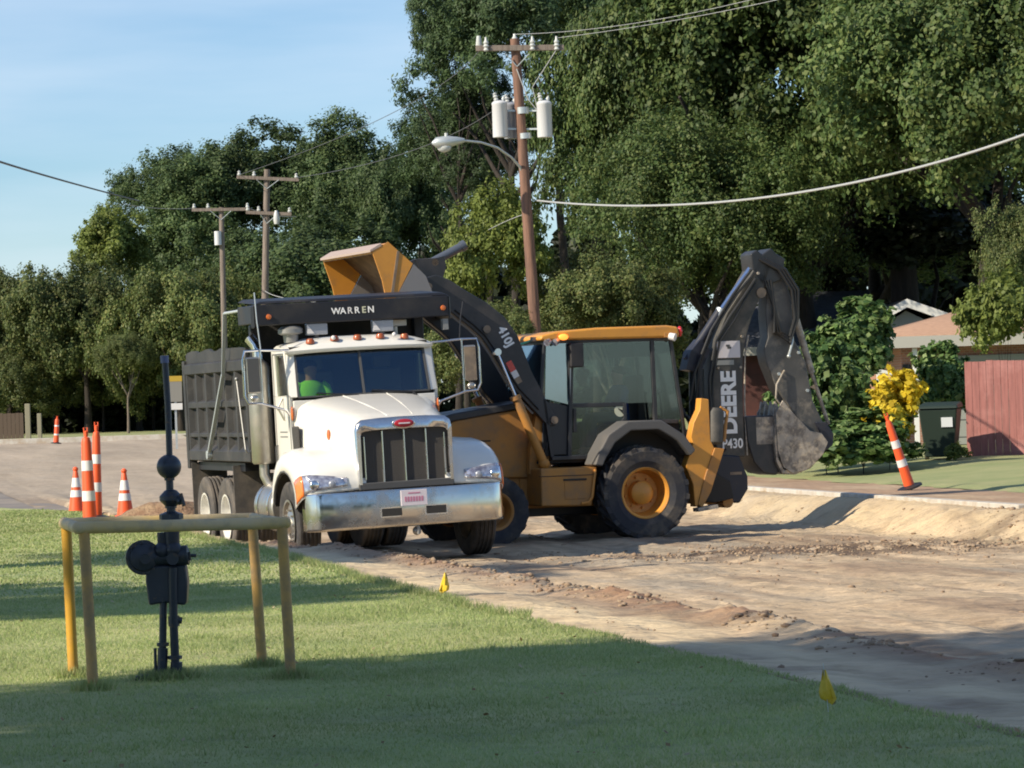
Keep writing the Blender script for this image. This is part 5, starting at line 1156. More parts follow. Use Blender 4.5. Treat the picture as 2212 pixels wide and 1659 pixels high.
# shrubs and garden on the right
def plant(name, label, px, py, d, wpx, hpx, ck, cat='shrub', **k): return rt(name, label, cat, px, py, d, wpx, hpx, ck, 'S', 1, **k)
plant('broadleaf_shrub', 'tall broad leaved green shrub right of the digging bucket', 1805, 868, 63, 190, 280, 'shrub', rot=.5)
plant('broadleaf_shrub', 'upper broad leaved shrub hiding the grey house gable', 1850, 745, 66, 200, 210, 'shrub', rot=2.5)
plant('broadleaf_shrub', 'low leafy shrub at the foot of the yellow bush', 1860, 955, 61.5, 230, 150, 'shrub', rot=3.5)
plant('broadleaf_shrub', 'leafy shrub filling the ground between the digging bucket and the low shrub', 1780, 945, 62.5, 200, 160, 'shrub', rot=1.1)
plant('broadleaf_shrub', 'dark leafy shrub directly behind the digging bucket', 1725, 900, 64.5, 150, 260, 'shrub', rot=4.5)
plant('yellow_shrub', 'bright yellow leaved shrub above the leaning orange post', 1917, 880, 62, 150, 200, 'yel', rot=1)
plant('green_shrub', 'dark green shrub between the brown roofed house and the red fence', 2045, 830, 67.5, 150, 190, 'shrub', rot=6)
plant('green_shrub', 'light green shrub overhanging the red brown fence', 2170, 700, 70, 230, 230, 'bush', rot=1.6)
rt('broadleaf_tree', 'leafy tree at the right edge hanging over the red brown fence', 'tree', 2250, 560, 73, 280, 300, 'oliveA', 'C', .7, rot=.2)
rt('broadleaf_tree', 'shaded tree standing behind the gable house', 'tree', 2000, 540, 97, 620, 250, 'darkA', 'B', 1, rot=1.2)  # leaves coloured dark to paint the shade beneath the oaks
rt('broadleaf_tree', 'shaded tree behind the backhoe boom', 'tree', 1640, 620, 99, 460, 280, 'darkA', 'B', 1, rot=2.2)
plant('grass_tuft', 'yellowish clump of tall grass at the foot of the red brown fence', 2062, 982, 64, 70, 50, 'bush', 'grass clump', rot=2)

# ------------------------------------------------------------------ houses
hz = terr(8, 76)
def W3(px, py, d): return at(px, py, d)
hb = thing('brick_house', 'brick house with brown shingled roof and pale fascia behind the yellow shrub', 'house', (9.0, 80, hz-.05))
def L3(x, y, z): return (x-9.0, y-80, z-hz+.05)
ev = 2.70; x0, x1, y0_, y1_ = 8.0, 17.5, 76.0, 86.0
MB().bx(x0+.6-9, x1-9, y0_+.6-80, y1_-80, 0, ev-hz).build('wall', M['brick'], hb)
e0 = ev-hz; 
MB().add([L3(x0, y0_, ev), L3(x1, y0_, ev), L3(x1-3.5, 80.8, ev+.8), L3(x0+3.2, 80.8, ev+.8), L3(x0, y1_, ev), L3(x1, y1_, ev)], [(0, 1, 2, 3), (0, 3, 4), (1, 5, 2), (4, 3, 2, 5)]).build('roof', M['roofb'], hb, solid=.06)
MB().bx(x0-.02-9, x1+.02-9, y0_-.03-80, y0_+.02-80, ev-.24-hz+.05, ev+.01-hz+.05).bx(x0-.03-9, x0+.02-9, y0_-80, y1_-80, ev-.24-hz+.05, ev+.01-hz+.05).build('fascia', M['fascia'], hb)
MB().bx(9.75-9, 13-9, y0_+.52-80, y0_+.59-80, .1, 2.05).build('garage_door', M['siding'], hb)
b = MB()
for k in range(5): b.bx(9.75-9, 13-9, y0_+.515-80, y0_+.52-80, .25+k*.38, .27+k*.38)
b.build('door_groove', M['dgrey'], hb)
for x in (8.05, 8.85): MB().bx(x-.05-9, x+.05-9, y0_+.1-80, y0_+.2-80, 0, ev-.2-hz).build('porch_post', M['fasciaw'], hb)
MB().hexa([(8.0-9, -4.0, 1.75), (9.1-9, -4.0, 1.5), (9.1-9, -3.2, 1.5), (8.0-9, -3.2, 1.75), (8.0-9, -4.0, 1.82), (9.1-9, -4.0, 1.57), (9.1-9, -3.2, 1.57), (8.0-9, -3.2, 1.82)]).build('porch_rail', M['fasciaw'], hb)
wn = MB().bx(8.62-9, 8.8-9, y0_+.55-80, y0_+.595-80, 1.0, 1.9).build('window', M['pane'], hb)
# slate roofed house and grey gable house
h2 = thing('slate_roofed_house', 'house with a dark slate roof showing behind the digging bucket arm', 'house', (6.4, 93, .3))
MB().bx(-.5, 3.2, 0, 7, 0, 2.5).build('wall', M['maroon'], h2)
MB().add([(-1.0, -.6, 2.45), (3.6, -.6, 2.45), (3.6, 3.5, 4.0), (-.6, 3.5, 4.0), (-1, 7.6, 2.45), (3.6, 7.6, 2.45)], [(0, 1, 2, 3), (3, 2, 5, 4)]).build('roof', M['roofg'], h2, solid=.08)
MB().bx(-1.0, 3.6, -.64, -.6, 2.28, 2.5).build('fascia', M['fascia'], h2)
MB().bx(.5, 1.5, -.02, 0, 1.0, 2.0).build('window', M['pane'], h2)
h3 = thing('gable_house', 'house with weathered grey gable roof and white fascia behind the tall shrub', 'house', (10.0, 90, -.1))
MB().bx(-1.6, 4, .5, 8, 0, 2.9).build('wall', M['siding'], h3)
MB().add([(-2.4, 0, 2.55), (.3, 0, 3.95), (3.4, 0, 2.75), (-2.4, 8, 2.55), (.3, 8, 3.95), (3.4, 8, 2.75)], [(0, 1, 4, 3), (1, 2, 5, 4)]).build('roof', M['roofw'], h3, solid=.08)
MB().hexa([(-2.45, -.06, 2.40), (-2.45, -.02, 2.40), (.3, -.02, 3.78), (.3, -.06, 3.78), (-2.45, -.06, 2.60), (-2.45, -.02, 2.60), (.3, -.02, 4.0), (.3, -.06, 4.0)]).hexa([(.3, -.06, 3.78), (.3, -.02, 3.78), (3.45, -.02, 2.56), (3.45, -.06, 2.56), (.3, -.06, 4.0), (.3, -.02, 4.0), (3.45, -.02, 2.78), (3.45, -.06, 2.78)]).build('fascia', M['fasciaw'], h3)
MB().prism([(-1.6, 2.5), (2.6, 2.5), (.3, 3.7)], 'y', .3, .5).build('gable_wall', M['siding'], h3)
MB().bx(-.6, .4, .46, .5, 1.0, 2.0).build('window', M['pane'], h3)
h4 = thing('pale_house', 'pale house glimpsed between the trunks beyond the cross street', 'house', (-16.5, 172, .8))
MB().bx(-5, 4.5, 0, 8, 0, 2.6).build('wall', M['fascia'], h4)
MB().prism([(-5.6, 2.5), (5.1, 2.5), (3.5, 4.0), (-4.0, 4.0)], 'y', -.6, 8.6).build('roof', M['roofw'], h4)
for x in (-3.4, -.6, 2.2): MB().bx(x, x+1.1, -.05, 0, .9, 2.0).build('window', M['pane'], h4)
h5 = thing('tan_house', 'tan walled house glimpsed behind the road sign', 'house', (-13.5, 169, .8))
MB().bx(-2, 1.6, 0, 7, 0, 2.6).build('wall', M['brick'], h5)
MB().prism([(-2.5, 2.55), (2.1, 2.55), (1, 3.6), (-1, 3.6)], 'y', -.5, 7.5).build('roof', M['roofb'], h5)
MB().bx(-.5, .6, -.05, 0, .9, 2.0).build('window', M['pane'], h5)

# fence of red brown boards
fx0 = at(2085, 850, 66).x; fz = terr(fx0, 66)
fe = thing('board_fence', 'red brown vertical board fence at the right edge of the yard', 'fence', (fx0, 66, fz), (0, 0, R_(-22)))
b = MB(); r = random.Random(8); x = 0
while x < 9:
    w_ = .14; h_ = 1.84+r.uniform(-.012, .012); dz = r.uniform(-.006, .006); b.bx(x, x+w_-.007, dz, dz+.02, .02, h_); x += w_
b.build('boards', M['fence'], fe)
MB().bx(0, 9, .025, .07, .35, .44).bx(0, 9, .025, .07, 1.4, 1.49).build('rail', M['fence'], fe)
for k in range(4): MB().bx(k*2.6+.02, k*2.6+.11, .07, .16, 0, 1.8).build('post', M['fence'], fe)
# wheelie bin
bp_ = at(2030, 850, 65); bz = terr(bp_.x, 65)+.02
bi = thing('wheelie_bin', 'dark green wheelie bin with a white sticker beside the red brown fence', 'bin', (bp_.x, 65, bz), (0, 0, R_(-14)))
MB().hexa([(-.27, -.30, .06), (.27, -.30, .06), (.27, .28, .10), (-.27, .28, .10), (-.36, -.42, .96), (.36, -.42, .96), (.36, .38, .96), (-.36, .38, .96)]).build('bin_body', M['bin'], bi, bevel=.03)
MB().hexa([(-.39, -.46, .96), (.39, -.46, .96), (.39, .42, .98), (-.39, .42, .98), (-.36, -.40, 1.03), (.36, -.40, 1.03), (.36, .38, 1.09), (-.36, .38, 1.09)]).build('lid', M['bin'], bi, bevel=.03)
for x in (-.31, .31): MB().cyl((x-.03, .27, .11), (x+.03, .27, .11), .11).build('wheel', M['rubber'], bi)
MB().cyl((-.3, .44, .98), (.3, .44, .98), .018).build('handle', M['bin'], bi)
MB().hexa([(.06, -.402, .62), (.27, -.402, .62), (.27, -.39, .62), (.06, -.39, .62), (.06, -.424, .80), (.27, -.424, .80), (.27, -.40, .80), (.06, -.40, .80)]).build('sticker', M['binl'], bi)

# ------------------------------------------------------------------ cones, posts, flags
def lerpP(r0, r1, h, z0, z1): return [(r0+(r1-r0)*z0/h, z0), (r0+(r1-r0)*z1/h, z1)]
def make_cone(label, loc, rot, h=.71):
    t = thing('traffic_cone', label, 'traffic cone', loc, rot, 'orange cones by the cross street')
    r0, r1 = .135, .03
    MB().bx(-.19, .19, -.19, .19, 0, .035).build('base', M['cone'], t, bevel=.012)
    f = lambda z: r0+(r1-r0)*z/h
    MB().lathe([(f(.03), .03), (f(.30), .30), (f(.30), .30), (f(h*.97), h*.97), (.02, h)], (0, 0, 0), (0, 0, 1), 24).build('cone_body', M['cone'], t)
    for a, c_ in ((.26, .37), (.42, .57)): MB().lathe([(f(a)+.0005, a), (f(a)+.004, a), (f(c_)+.004, c_), (f(c_)+.0005, c_)], (0, 0, 0), (0, 0, 1), 24).build('reflective_band', M['conew'], t)
    MB().sphere((0, 0, h+.0), .045, (1, 1, .9)).build('cap', M['cone'], t)
    return t
def make_post(name, label, loc, rot, h=1.1, base=True, r0=.055, r1=.045, bands=((.38, .50), (.72, .84)), group=None):
    t = thing(name, label, 'delineator post', loc, rot, group)
    f = lambda z: r0+(r1-r0)*z/h
    MB().lathe([(f(0), 0), (f(h*.9), h*.9), (f(h)*.9, h*.93), (f(h)*.8, h*.95), (.022, h*.96), (.022, h*1.02), (.0, h*1.03)], (0, 0, 0), (0, 0, 1), 20).build('tube', M['cone'], t)
    for a, c_ in bands: MB().lathe([(f(a)+.0005, a), (f(a)+.004, a), (f(c_)+.004, c_), (f(c_)+.0005, c_)], (0, 0, 0), (0, 0, 1), 20).build('reflective_band', M['conew'], t)
    MB().tube([(-.02, 0, h*.97), (-.025, 0, h*1.06), (.025, 0, h*1.06), (.02, 0, h*.97)], .010).build('handle', M['cone'], t)
    if base: MB().lathe([(0, 0), (.20, 0), (.20, .03), (.10, .05), (.06, .06)], (0, 0, 0), (0, 0, 1), 10).build('rubber_base', M['black'], t)
    return t
def gp(px, py, z):   # point where the picture ray meets height z
    r = fwd*FPX+RR*(px-1106)+UU*(829.5-py); return Vector((0, 0, CZ))+r*((z-CZ)/r.z)
p = gp(166, 1108, -.03); make_cone('orange cone with two white bands, left of the two tall orange posts', (p.x, p.y, -.03), (0, 0, .2))
p = gp(271, 1118, -.03); make_cone('orange cone with two white bands, right of the two tall orange posts', (p.x, p.y, -.03), (0, 0, .7))
GP = 'tall orange posts by the cross street'
p = gp(195, 1138, 0); make_post('delineator_post', 'nearer of the two tall orange posts seen over the pipe guard', (p.x, p.y, 0), (0, R_(-1), 0), 1.30, True, .10, .065, ((.36, .50), (.78, .92)), GP)
p = gp(209, 1120, 0); make_post('delineator_post', 'farther of the two tall orange posts, half hidden by the nearer one', (p.x, p.y, 0), (0, R_(1.5), 0), 1.36, True, .085, .055, ((.40, .54), (.82, .96)), GP)
xx = at(121, 950, 127).x; make_post('delineator_post', 'small far orange post leaning beside the far kerb', (xx, 127, terr(xx, 127)-.1), (0, R_(4), 0), .95, True, .10, .07, ((.30, .36), (.62, .68)))
p = gp(1966, 1053, .04); make_post('delineator_post', 'orange and white post leaning left beside the kerb', (p.x, p.y, .03), (R_(6), R_(-17), 0), 1.15, True, .085, .05, ((.36, .47), (.66, .78)))
def flag(label, px, py, hh, lean):
    p = gp(px, py, 0); z = float(lawn_z(p.x, p.y))
    t = thing('marking_flag', label, 'marking flag', (p.x, p.y, z), (0, 0, 0), 'small yellow marking flags in the lawn')
    MB().cyl((0, 0, -.02), (lean*.5, 0, hh+.03), .0022, n=6).build('wire', M['galv'], t)
    sg_ = math.copysign(1, -lean); k0 = lean*.45
    L_ = [(-.004, 0), (-.014, -.055), (-.026, -.11), (-.020, -.142), (-.002, -.150)]; R2 = [(.010, -.002), (.026, -.045), (.044, -.095), (.058, -.145), (.034, -.172)]
    rows = [[(k0+sg_*(a[0]+(b_[0]-a[0])*q/4), .016*math.sin(q*1.7+i), hh+a[1]+(b_[1]-a[1])*q/4) for q in range(5)] for i, (a, b_) in enumerate(zip(L_, R2))]
    MB().grid(rows).build('flag_sheet', M['flag'], t, solid=.002)
flag('small yellow marking flag in the sunlit lawn in front of the truck', 962, 1292, .20, .02)
flag('small yellow marking flag in the shaded lawn at the lower right', 1790, 1532, .21, -.04)

# ------------------------------------------------------------------ pipe guard and gas riser
gb = thing('pipe_guard', 'four legged faded yellow pipe guard around the dark gas riser', 'pipe guard', (0, 0, 0))
zt = H(1132, 385, 20.3)
f0 = at(196, 1480, 19.4); 
A_ = Vector((at(148, 1300, 20.6).x, 20.6, zt)); B_ = Vector((at(186, 1300, 19.5).x, 19.5, zt)); C_ = Vector((at(614, 1300, 19.9).x, 19.9, H(1122, 614, 19.9))); D_ = Vector((at(550, 1300, 21.0).x, 21.0, H(1124, 550, 21.0)))
zt = H(1138, 400, 20)
A_.z = B_.z = H(1136, 170, 20.0); C_.z = D_.z = H(1124, 600, 20.4)
def leg(top, bpx, d, mt):
    z = float(lawn_z(at(bpx, 1400, d).x, d)); MB().cyl((at(bpx, 1460, d).x, d, z-.05), (top.x, top.y, top.z), .031, n=18).build('leg', mt, gb)
leg(A_, 159, 20.6, M['guardy']); leg(B_, 201, 19.5, M['guard']); leg(C_, 629, 19.9, M['guard']); leg(D_, 568, 21.0, M['guard'])
MB().cyl(B_+Vector((-.03, -.02, .005)), C_+Vector((.02, 0, 0)), .034, n=20).sphere(B_+Vector((-.03, -.02, .005)), .036).sphere(C_+Vector((.02, 0, 0)), .034).build('top_rail', M['guardg'], gb)
MB().cyl(A_, D_, .031, n=20).build('back_rail', M['guardg'], gb)
MB().cyl(A_+Vector((-.01, 0, 0)), B_+Vector((-.03, -.02, .005)), .034, n=18).sphere(A_+Vector((-.01, 0, 0)), .036).build('end_rail', M['guardg'], gb)
MB().cyl(C_, D_, .031, n=18).build('end_rail', M['guardg'], gb)
D0 = 20.1; S0 = D0/FPX
gx_ = at(368, 1450, D0).x; gz_ = float(lawn_z(gx_, D0))
gm = thing('gas_riser', 'dark navy gas pipe riser with valves inside the yellow pipe guard', 'gas riser', (gx_, D0, gz_))
def gpt(px, py, dy=0): v = at(px, py, D0); return Vector((v.x-gx_, dy, v.z-gz_))
MT = M['meter']
MB().tube([gpt(356, 772), gpt(363, 880), gpt(366, 985)], .0185, 14).build('vent_pipe', MT, gm)
MB().cyl(gpt(355, 768), gpt(356, 784), .024, n=14).build('pipe_cap', M['metertip'], gm)
MB().sphere(gpt(365, 1008), .072, (1, 1, 1), 20, 14).build('relief_ball', MT, gm)
MB().tube([gpt(366, 1030), gpt(367, 1062)], .022, 12).lathe([(.02, -.05), (.035, -.045), (.066, -.012), (.066, .012), (.035, .045), (.02, .05)], gpt(369, 1076), (0, 0, 1), 14).cyl(gpt(380, 1072, -.02), gpt(393, 1084, -.05), .022, n=10).cyl(gpt(369, 1090), gpt(370, 1112), .026, n=12).lathe([(.03, -.02), (.07, -.015), (.07, .015), (.03, .03)], gpt(370, 1116), (0, 0, 1), 8).build('union_valve', MT, gm)
MB().cyl(gpt(371, 1120), gpt(372, 1190), .045, n=14).cyl(gpt(350, 1150), gpt(352, 1185), .03, n=12).build('upper_pipe', MT, gm)
MB().lathe([(0, -.07), (.028, -.07), (.03, -.05), (.06, -.048), (.078, -.03), (.082, -.012), (.102, -.010), (.102, .010), (.082, .012), (.078, .03), (.05, .045), (0, .05)], gpt(310, 1204, -.02), (.25, -1, .1), 26).cyl(gpt(316, 1206, -.02), gpt(352, 1208), .038, n=14).cyl(gpt(318, 1206, -.10), gpt(316, 1206, -.05), .03, n=12).build('regulator', MT, gm)
MB().cyl(gpt(345, 1206), gpt(405, 1203), .042, n=14).cyl(gpt(376, 1206, -.08), gpt(376, 1206, .05), .036, n=12).lathe([(.03, -.04), (.06, -.03), (.06, .03), (.03, .04)], gpt(395, 1200), (1, 0, .1), 10).cyl(gpt(400, 1200), gpt(424, 1200), .01, n=8).sphere(gpt(352, 1190), .055).sphere(gpt(376, 1188, -.02), .05).build('valve_body', MT, gm)
b = MB()
for k in range(8):
    t_ = k*math.pi/4; q_ = gpt(310, 1204, -.045); b.cyl(q_+Vector((.088*math.cos(t_), 0, .088*math.sin(t_))), q_+Vector((.088*math.cos(t_), -.02, .088*math.sin(t_))), .0075, n=6)
for px_, py_, r_ in ((366, 1034, .030), (369, 1094, .034), (371, 1124, .055), (372, 1186, .056), (353, 1296, .032), (376, 1296, .034), (352, 1392, .036), (378, 1420, .042)): b.lathe([(r_*.6, -.012), (r_, -.010), (r_, .010), (r_*.6, .012)], gpt(px_, py_), (0, 0, 1), 8)
b.build('flange_bolts', M['meterd'], gm)
MB().bar(gpt(392, 1066, -.05), gpt(400, 1092, -.07), .012, .02).build('valve_handle', M['meterd'], gm); MB().bar(gpt(410, 1192, -.03), gpt(412, 1210, -.03), .01, .018).build('valve_handle', M['meterd'], gm)
a = gpt(316, 1222); c_ = gpt(404, 1300)
mb = MB().prism([(a.x, a.z), (c_.x, a.z), (c_.x+.01, a.z-.10), (c_.x, c_.z), (c_.x-.01, c_.z-.02), (a.x+.10, c_.z), (a.x+.01, c_.z-.015), (a.x-.005, a.z-.09)], 'y', -.03, .10); mb.build('meter_box', MT, gm, bevel=.015)
MB().tube([gpt(353, 1290), gpt(352, 1370), gpt(350, 1470)], .022, 12).cyl(gpt(352, 1400), gpt(350, 1465), .03, n=12).build('inlet_pipe', MT, gm)
MB().tube([gpt(375, 1225, -.05), gpt(376, 1340, -.03), gpt(380, 1465)], .025, 12).cyl(gpt(381, 1430), gpt(381, 1475), .035, n=12).cyl(gpt(376, 1330, -.02), gpt(377, 1352, -.02), .034, n=10).cyl(gpt(378, 1338, -.02), gpt(394, 1340, -.02), .02, n=10).build('outlet_pipe', MT, gm)
MB().cyl(gpt(335, 1400), gpt(337, 1470), .009, n=8).build('tracer_stub', MT, gm)
MB().bx(-.20, .02, -.08, .06, -.01, .035).build('base_block', MT, gm, bevel=.02)

# ------------------------------------------------------------------ road signs on the left
sx = at(380, 900, 112)
sg = thing('road_sign', 'yellow topped road sign on a grey post left of the dump bed', 'road sign', (sx.x, 112, terr(sx.x, 112)), (0, 0, R_(6)))
def sz_(py): return H(py, 380, 112)-terr(sx.x, 112)
MB().bx(-.035, .035, 0, .05, -.1, sz_(820)).build('post', M['galv'], sg)
MB().bx(-.22, .22, -.03, -.005, sz_(868), sz_(824)).build('sign_panel', M['signg'], sg)
MB().bx(-.23, .23, -.036, -.006, sz_(824), sz_(812)).build('yellow_panel', M['signy'], sg)
MB().bx(-.22, .22, -.05, -.02, sz_(885), sz_(871)).build('white_plate', M['signw'], sg)
for i, (px, py0, py1, w_, d) in enumerate([(60, 872, 925, .20, 134), (85, 893, 925, .16, 134)]):
    x = at(px, 900, d).x; z = terr(x, d); tag(MB().bx(x-w_/2, x+w_/2, d-.08, d+.08, z-.1, H(py0, px, d)).build('timber_post', M['post'], None, bevel=.02), ['taller pale timber post at the end of the brown fence far left', 'short pale timber post beside the taller one far left'][i], 'post')
x = at(50, 900, 135.5).x; fb = thing('brown_fence', 'low brown board fence under the trees at the far left', 'fence', (x, 135.5, terr(x, 135)))
b = MB(); k = 0
while k*.16 < 7: b.bx(-k*.16-.15, -k*.16, 0, .025, -.05, 1.0+.02*math.sin(k*3)); k += 1
b.build('boards', M['fenceb'], fb); MB().bx(-7, 0, .03, .08, .3, .4).bx(-7, 0, .03, .08, .75, .85).build('rail', M['fenceb'], fb)

# ------------------------------------------------------------------ utility poles and wires
def pole(name, label, base, top, r0, r1, mt):
    t = thing(name, label, 'utility pole', base); tp = Vector(top)-Vector(base)
    MB().cyl((0, 0, -.3), tp, r0, r1, n=18).build('pole_shaft', mt, t); return t, tp
P1b = at(1175, 900, 80); P1b.z = terr(P1b.x, 80); P1t = at(1112, 84, 80)
up1, tp = pole('utility_pole', 'tall leaning reddish wooden pole with grey transformers behind the backhoe cab', P1b, P1t, .145, .11, M['wood'])
def up(px, py, dy=0): v = at(px, py, 80); return Vector((v.x-P1b.x, dy, v.z-P1b.z))
MB().bar(up(1028, 106, -.14), up(1218, 104, -.14), .10, .13).build('crossarm', M['woodg'], up1, bevel=.01)
MB().bar(up(1092, 118, -.20), up(1117, 145, -.14), .03, .015).bar(up(1143, 118, -.20), up(1117, 145, -.14), .03, .015).build('arm_brace', M['galv'], up1)
for px, py in ((1050, 98), (1150, 96), (1202, 96)): MB().lathe([(.035, -.16), (.065, -.13), (.04, -.08), (.07, -.04), (.045, .0), (.065, .04), (.03, .10), (.025, .17)], up(px, py, -.2), (0, 0, 1), 12).build('insulator', M['insul'], up1)
MB().lathe([(.05, 0), (.07, .05), (.04, .1), (.03, .16)], up(1112, 88), (0, 0, 1), 12).build('insulator', M['insul'], up1)
MB().lathe([(.05, -.2), (.08, -.12), (.05, .1)], up(1034, 84, .3), (0, 0, 1), 10).build('insulator', M['insul'], up1)
for i, (px, dy) in enumerate(((1080, -.1), (1104, .34), (1176, -.1))):
    c_ = up(px, 260, dy); r = .175 if i != 1 else .17; hh = .40
    xf = MB().lathe([(0, -hh), (r*.96, -hh), (r, -hh+.03), (r, hh-.06), (r*1.04, hh-.05), (r*1.04, hh-.01), (r*.8, hh+.03), (0, hh+.06)], c_, (0, 0, 1), 24).build('transformer', M['xf'] if i != 1 else M['strobe'], up1)
    MB().lathe([(.04, 0), (.06, .03), (.035, .06), (.06, .10), (.035, .13), (.05, .17), (0, .2)], c_+Vector((-.07, -.03, hh+.04)), (-.2, 0, 1), 12).lathe([(.035, 0), (.05, .05), (.03, .1), (0, .14)], c_+Vector((.08, .03, hh+.03)), (.2, 0, 1), 12).build('bushing', M['insul'], xf)
    for z in (.22, -.2): MB().bar(c_+Vector((0, .02, z)), up(1133 if i < 2 else 1137, 260, 0)+Vector((0, .02, z)), .05, .04).build('hanger', M['galv'], xf)
MB().cyl(up(1128, 232), up(1129, 246), .155, n=18).cyl(up(1133, 288), up(1134, 300), .155, n=18).build('pole_band', M['galv'], up1)
MB().tube([up(1116, 150, -.12), up(1140, 215, -.2), up(1165, 245, -.15)], .012, 6).tube([up(1200, 112, -.2), up(1150, 190, -.2), up(1160, 232, -.15)], .010, 6).build('jumper_wire', M['cablel'], up1)
# street lamp
sl = thing('street_lamp', 'silver cobra head street lamp on a curved arm of the tall pole', 'street lamp', at(1128, 375, 80))
def sp(px, py, dy=0): v = at(px, py, 80); q = at(1128, 375, 80); return Vector((v.x-q.x, dy, v.z-q.z))
MB().tube([sp(1128, 378), sp(1124, 362, -.1), sp(1105, 342, -.3), sp(1075, 323, -.6), sp(1040, 314, -.9), sp(1000, 311, -1.1)], [.03, .03, .028, .026, .025, .025], 12).build('lamp_arm', M['galv'], sl)
MB().tube([sp(1004, 311, -1.1), sp(990, 312, -1.15), sp(968, 315, -1.2), sp(945, 317, -1.25), sp(936, 318, -1.27)], [.05, .09, .14, .12, .03], 14).build('lamp_head', M['galv'], sl)
MB().sphere(sp(962, 326, -1.2), .15, (1.1, .8, .8)).build('lamp_lens', M['insul'], sl)
MB().cyl(sp(966, 306, -1.2), sp(966, 296, -1.2), .04).build('photocell', M['insul'], sl)
def smallpole(label, bx_, by_, tx, ty, d, arms, r0=.14, mt='woodg'):
    B = at(bx_, by_, d); B.z = terr(B.x, d); T_ = at(tx, ty, d)
    t, _ = pole('utility_pole', label, B, T_, r0, r0*.75, M[mt])
    def q(px, py, dy=0): v = at(px, py, d); return Vector((v.x-B.x, dy, v.z-B.z))
    for (xa, ya, xb, yb_) in arms:
        MB().bar(q(xa, ya, -.14), q(xb, yb_, -.14), .10, .12).build('crossarm', M[mt], t)
        cx = (xa+xb)/2; cy = (ya+yb_)/2
        MB().bar(q(cx-.18*(xb-xa), cy+3, -.2), q(tx, cy+22, -.12), .03, .02).bar(q(cx+.18*(xb-xa), cy+3, -.2), q(tx, cy+22, -.12), .03, .02).build('arm_brace', M['galv'], t)
        for f_ in (.04, .28, .96): MB().lathe([(.05, 0), (.08, .05), (.045, .1), (.06, .16), (0, .2)], q(xa+(xb-xa)*f_, ya+(yb_-ya)*f_-3, -.14), (0, 0, 1), 10).build('insulator', M['insul'], t)
    return t, q
up2, q2 = smallpole('wooden pole with two crossarms, directly behind the truck cab protector', 566, 900, 577, 366, 128, [(512, 383, 646, 389), (532, 459, 630, 463)], .15)
up3, q3 = smallpole('shorter wooden pole with one crossarm, left of the pole with two crossarms', 488, 900, 478, 448, 138, [(415, 454, 540, 452)], .13)
MB().cyl(q3(472, 530, -.2), q3(471, 500, -.2), .14, n=14).build('cutout_box', M['xf'], up3)
MB().lathe([(.09, -.25), (.12, -.1), (.10, .1), (.05, .25)], q2(598, 470, -.2), (0, 0, 1), 12).build('insulator', M['insul'], up2)

def wire(label, pts, r=.012, m='cable', sag=0, name='overhead_wire', group='overhead wires'):
    """smooth hanging wire through two or three world points"""
    P = [Vector(p) for p in pts]; out_ = []
    if len(P) == 2:
        for i in range(33):
            u = i/32; v = P[0].lerp(P[1], u); v.z -= sag*4*u*(1-u); out_.append(v)
    else:
        for i in range(41):   # quadratic through three points at u=0,.5,1
            u = i/40; out_.append(P[0]*((1-u)*(1-2*u))+P[1]*(4*u*(1-u))+P[2]*(u*(2*u-1)))
    tag(MB().tube(out_, r, 6).build(name, M[m], None), label, 'wire', group)
wire('thick pale cable sagging from the tall pole to the right edge', [at(1158, 433, 80), at(1640, 428, 58), at(2330, 246, 43)], .020, 'cablel')
wire('dark cable dropping from the left edge to the far trees', [at(-120, 305, 60), at(80, 374, 88), at(300, 434, 130)], .026, 'cable')
wire('uppermost thin wire from the tall pole to the top edge', [at(1112, 74, 80), at(1660, -10, 62)], .0055, 'cablel', .15)
wire('second thin wire from the tall pole crossarm up to the right', [at(1202, 82, 80), at(1480, 40, 66), at(1800, -30, 55)], .0055, 'cablel')
wire('thin wire from the tall pole top to the left crossarm end of the middle pole', [at(1050, 84, 80), at(850, 243, 98), at(516, 378, 128)], .010, 'cable')
wire('thin wire from the tall pole transformers to the right crossarm end of the middle pole', [at(1125, 190, 80), at(900, 322, 100), at(640, 384, 128)], .010, 'cable')
wire('service wire dropping left from the tall pole into the trees', [at(1135, 462, 80), at(1040, 505, 84), at(940, 572, 90)], .009, 'cablel')
wire('guy wire slanting down right from the middle pole', [at(572, 628, 128), at(620, 645, 122), at(720, 655, 116)], .012, 'cablel')
wire('slack wire between the leftmost pole and the middle pole', [at(538, 450, 138), at(640, 468, 128)], .010, 'cable', .1)
wire('thin wire from the leftmost pole crossarm to the far left', [at(418, 450, 138), at(265, 440, 160)], .010, 'cable', .1)

# ------------------------------------------------------------------ trees left of and behind the camera (they shade the foreground)
def shade_tree(label, tx, ty, h, rx, rz, ck, name='shade_tree'):
    k = h/math.tan(R_(SUN_EL)); X = tx+SUN_TO.x*k; Y = ty+SUN_TO.y*k
    t = thing(name, label, 'tree', (X, Y, 0), (0, 0, random.uniform(0, 6)), 'shade trees on the near lawn')
    bb = {'oakA': (5, 4), 'oakB': (5, 4), 'oakC': (5, 5), 'shade': (5, 4)}[ck]
    c = bpy.data.objects.new('crown', TPL[ck]); COL.objects.link(c); c.parent = t; c.scale = (rx/bb[0], rx/bb[0], rz/bb[1]); c.location = (0, 0, h)
    q = bpy.data.objects.new('trunk', TR['A']); COL.objects.link(q); q.parent = t; q.scale = (1.1, 1.1, h*.8/4.2)
shade_tree('large oak standing left of the camera position on the near lawn', .6, 19.6, 9.0, 3.0, 1.7, 'oakA')
shade_tree('thin crowned oak near the large one left of the camera', .4, 16.6, 10.0, 3.2, 1.6, 'shade')
shade_tree('oak left of the camera whose crown overlaps the large one', -3.6, 16.3, 9.5, 3.2, 2.6, 'shade')
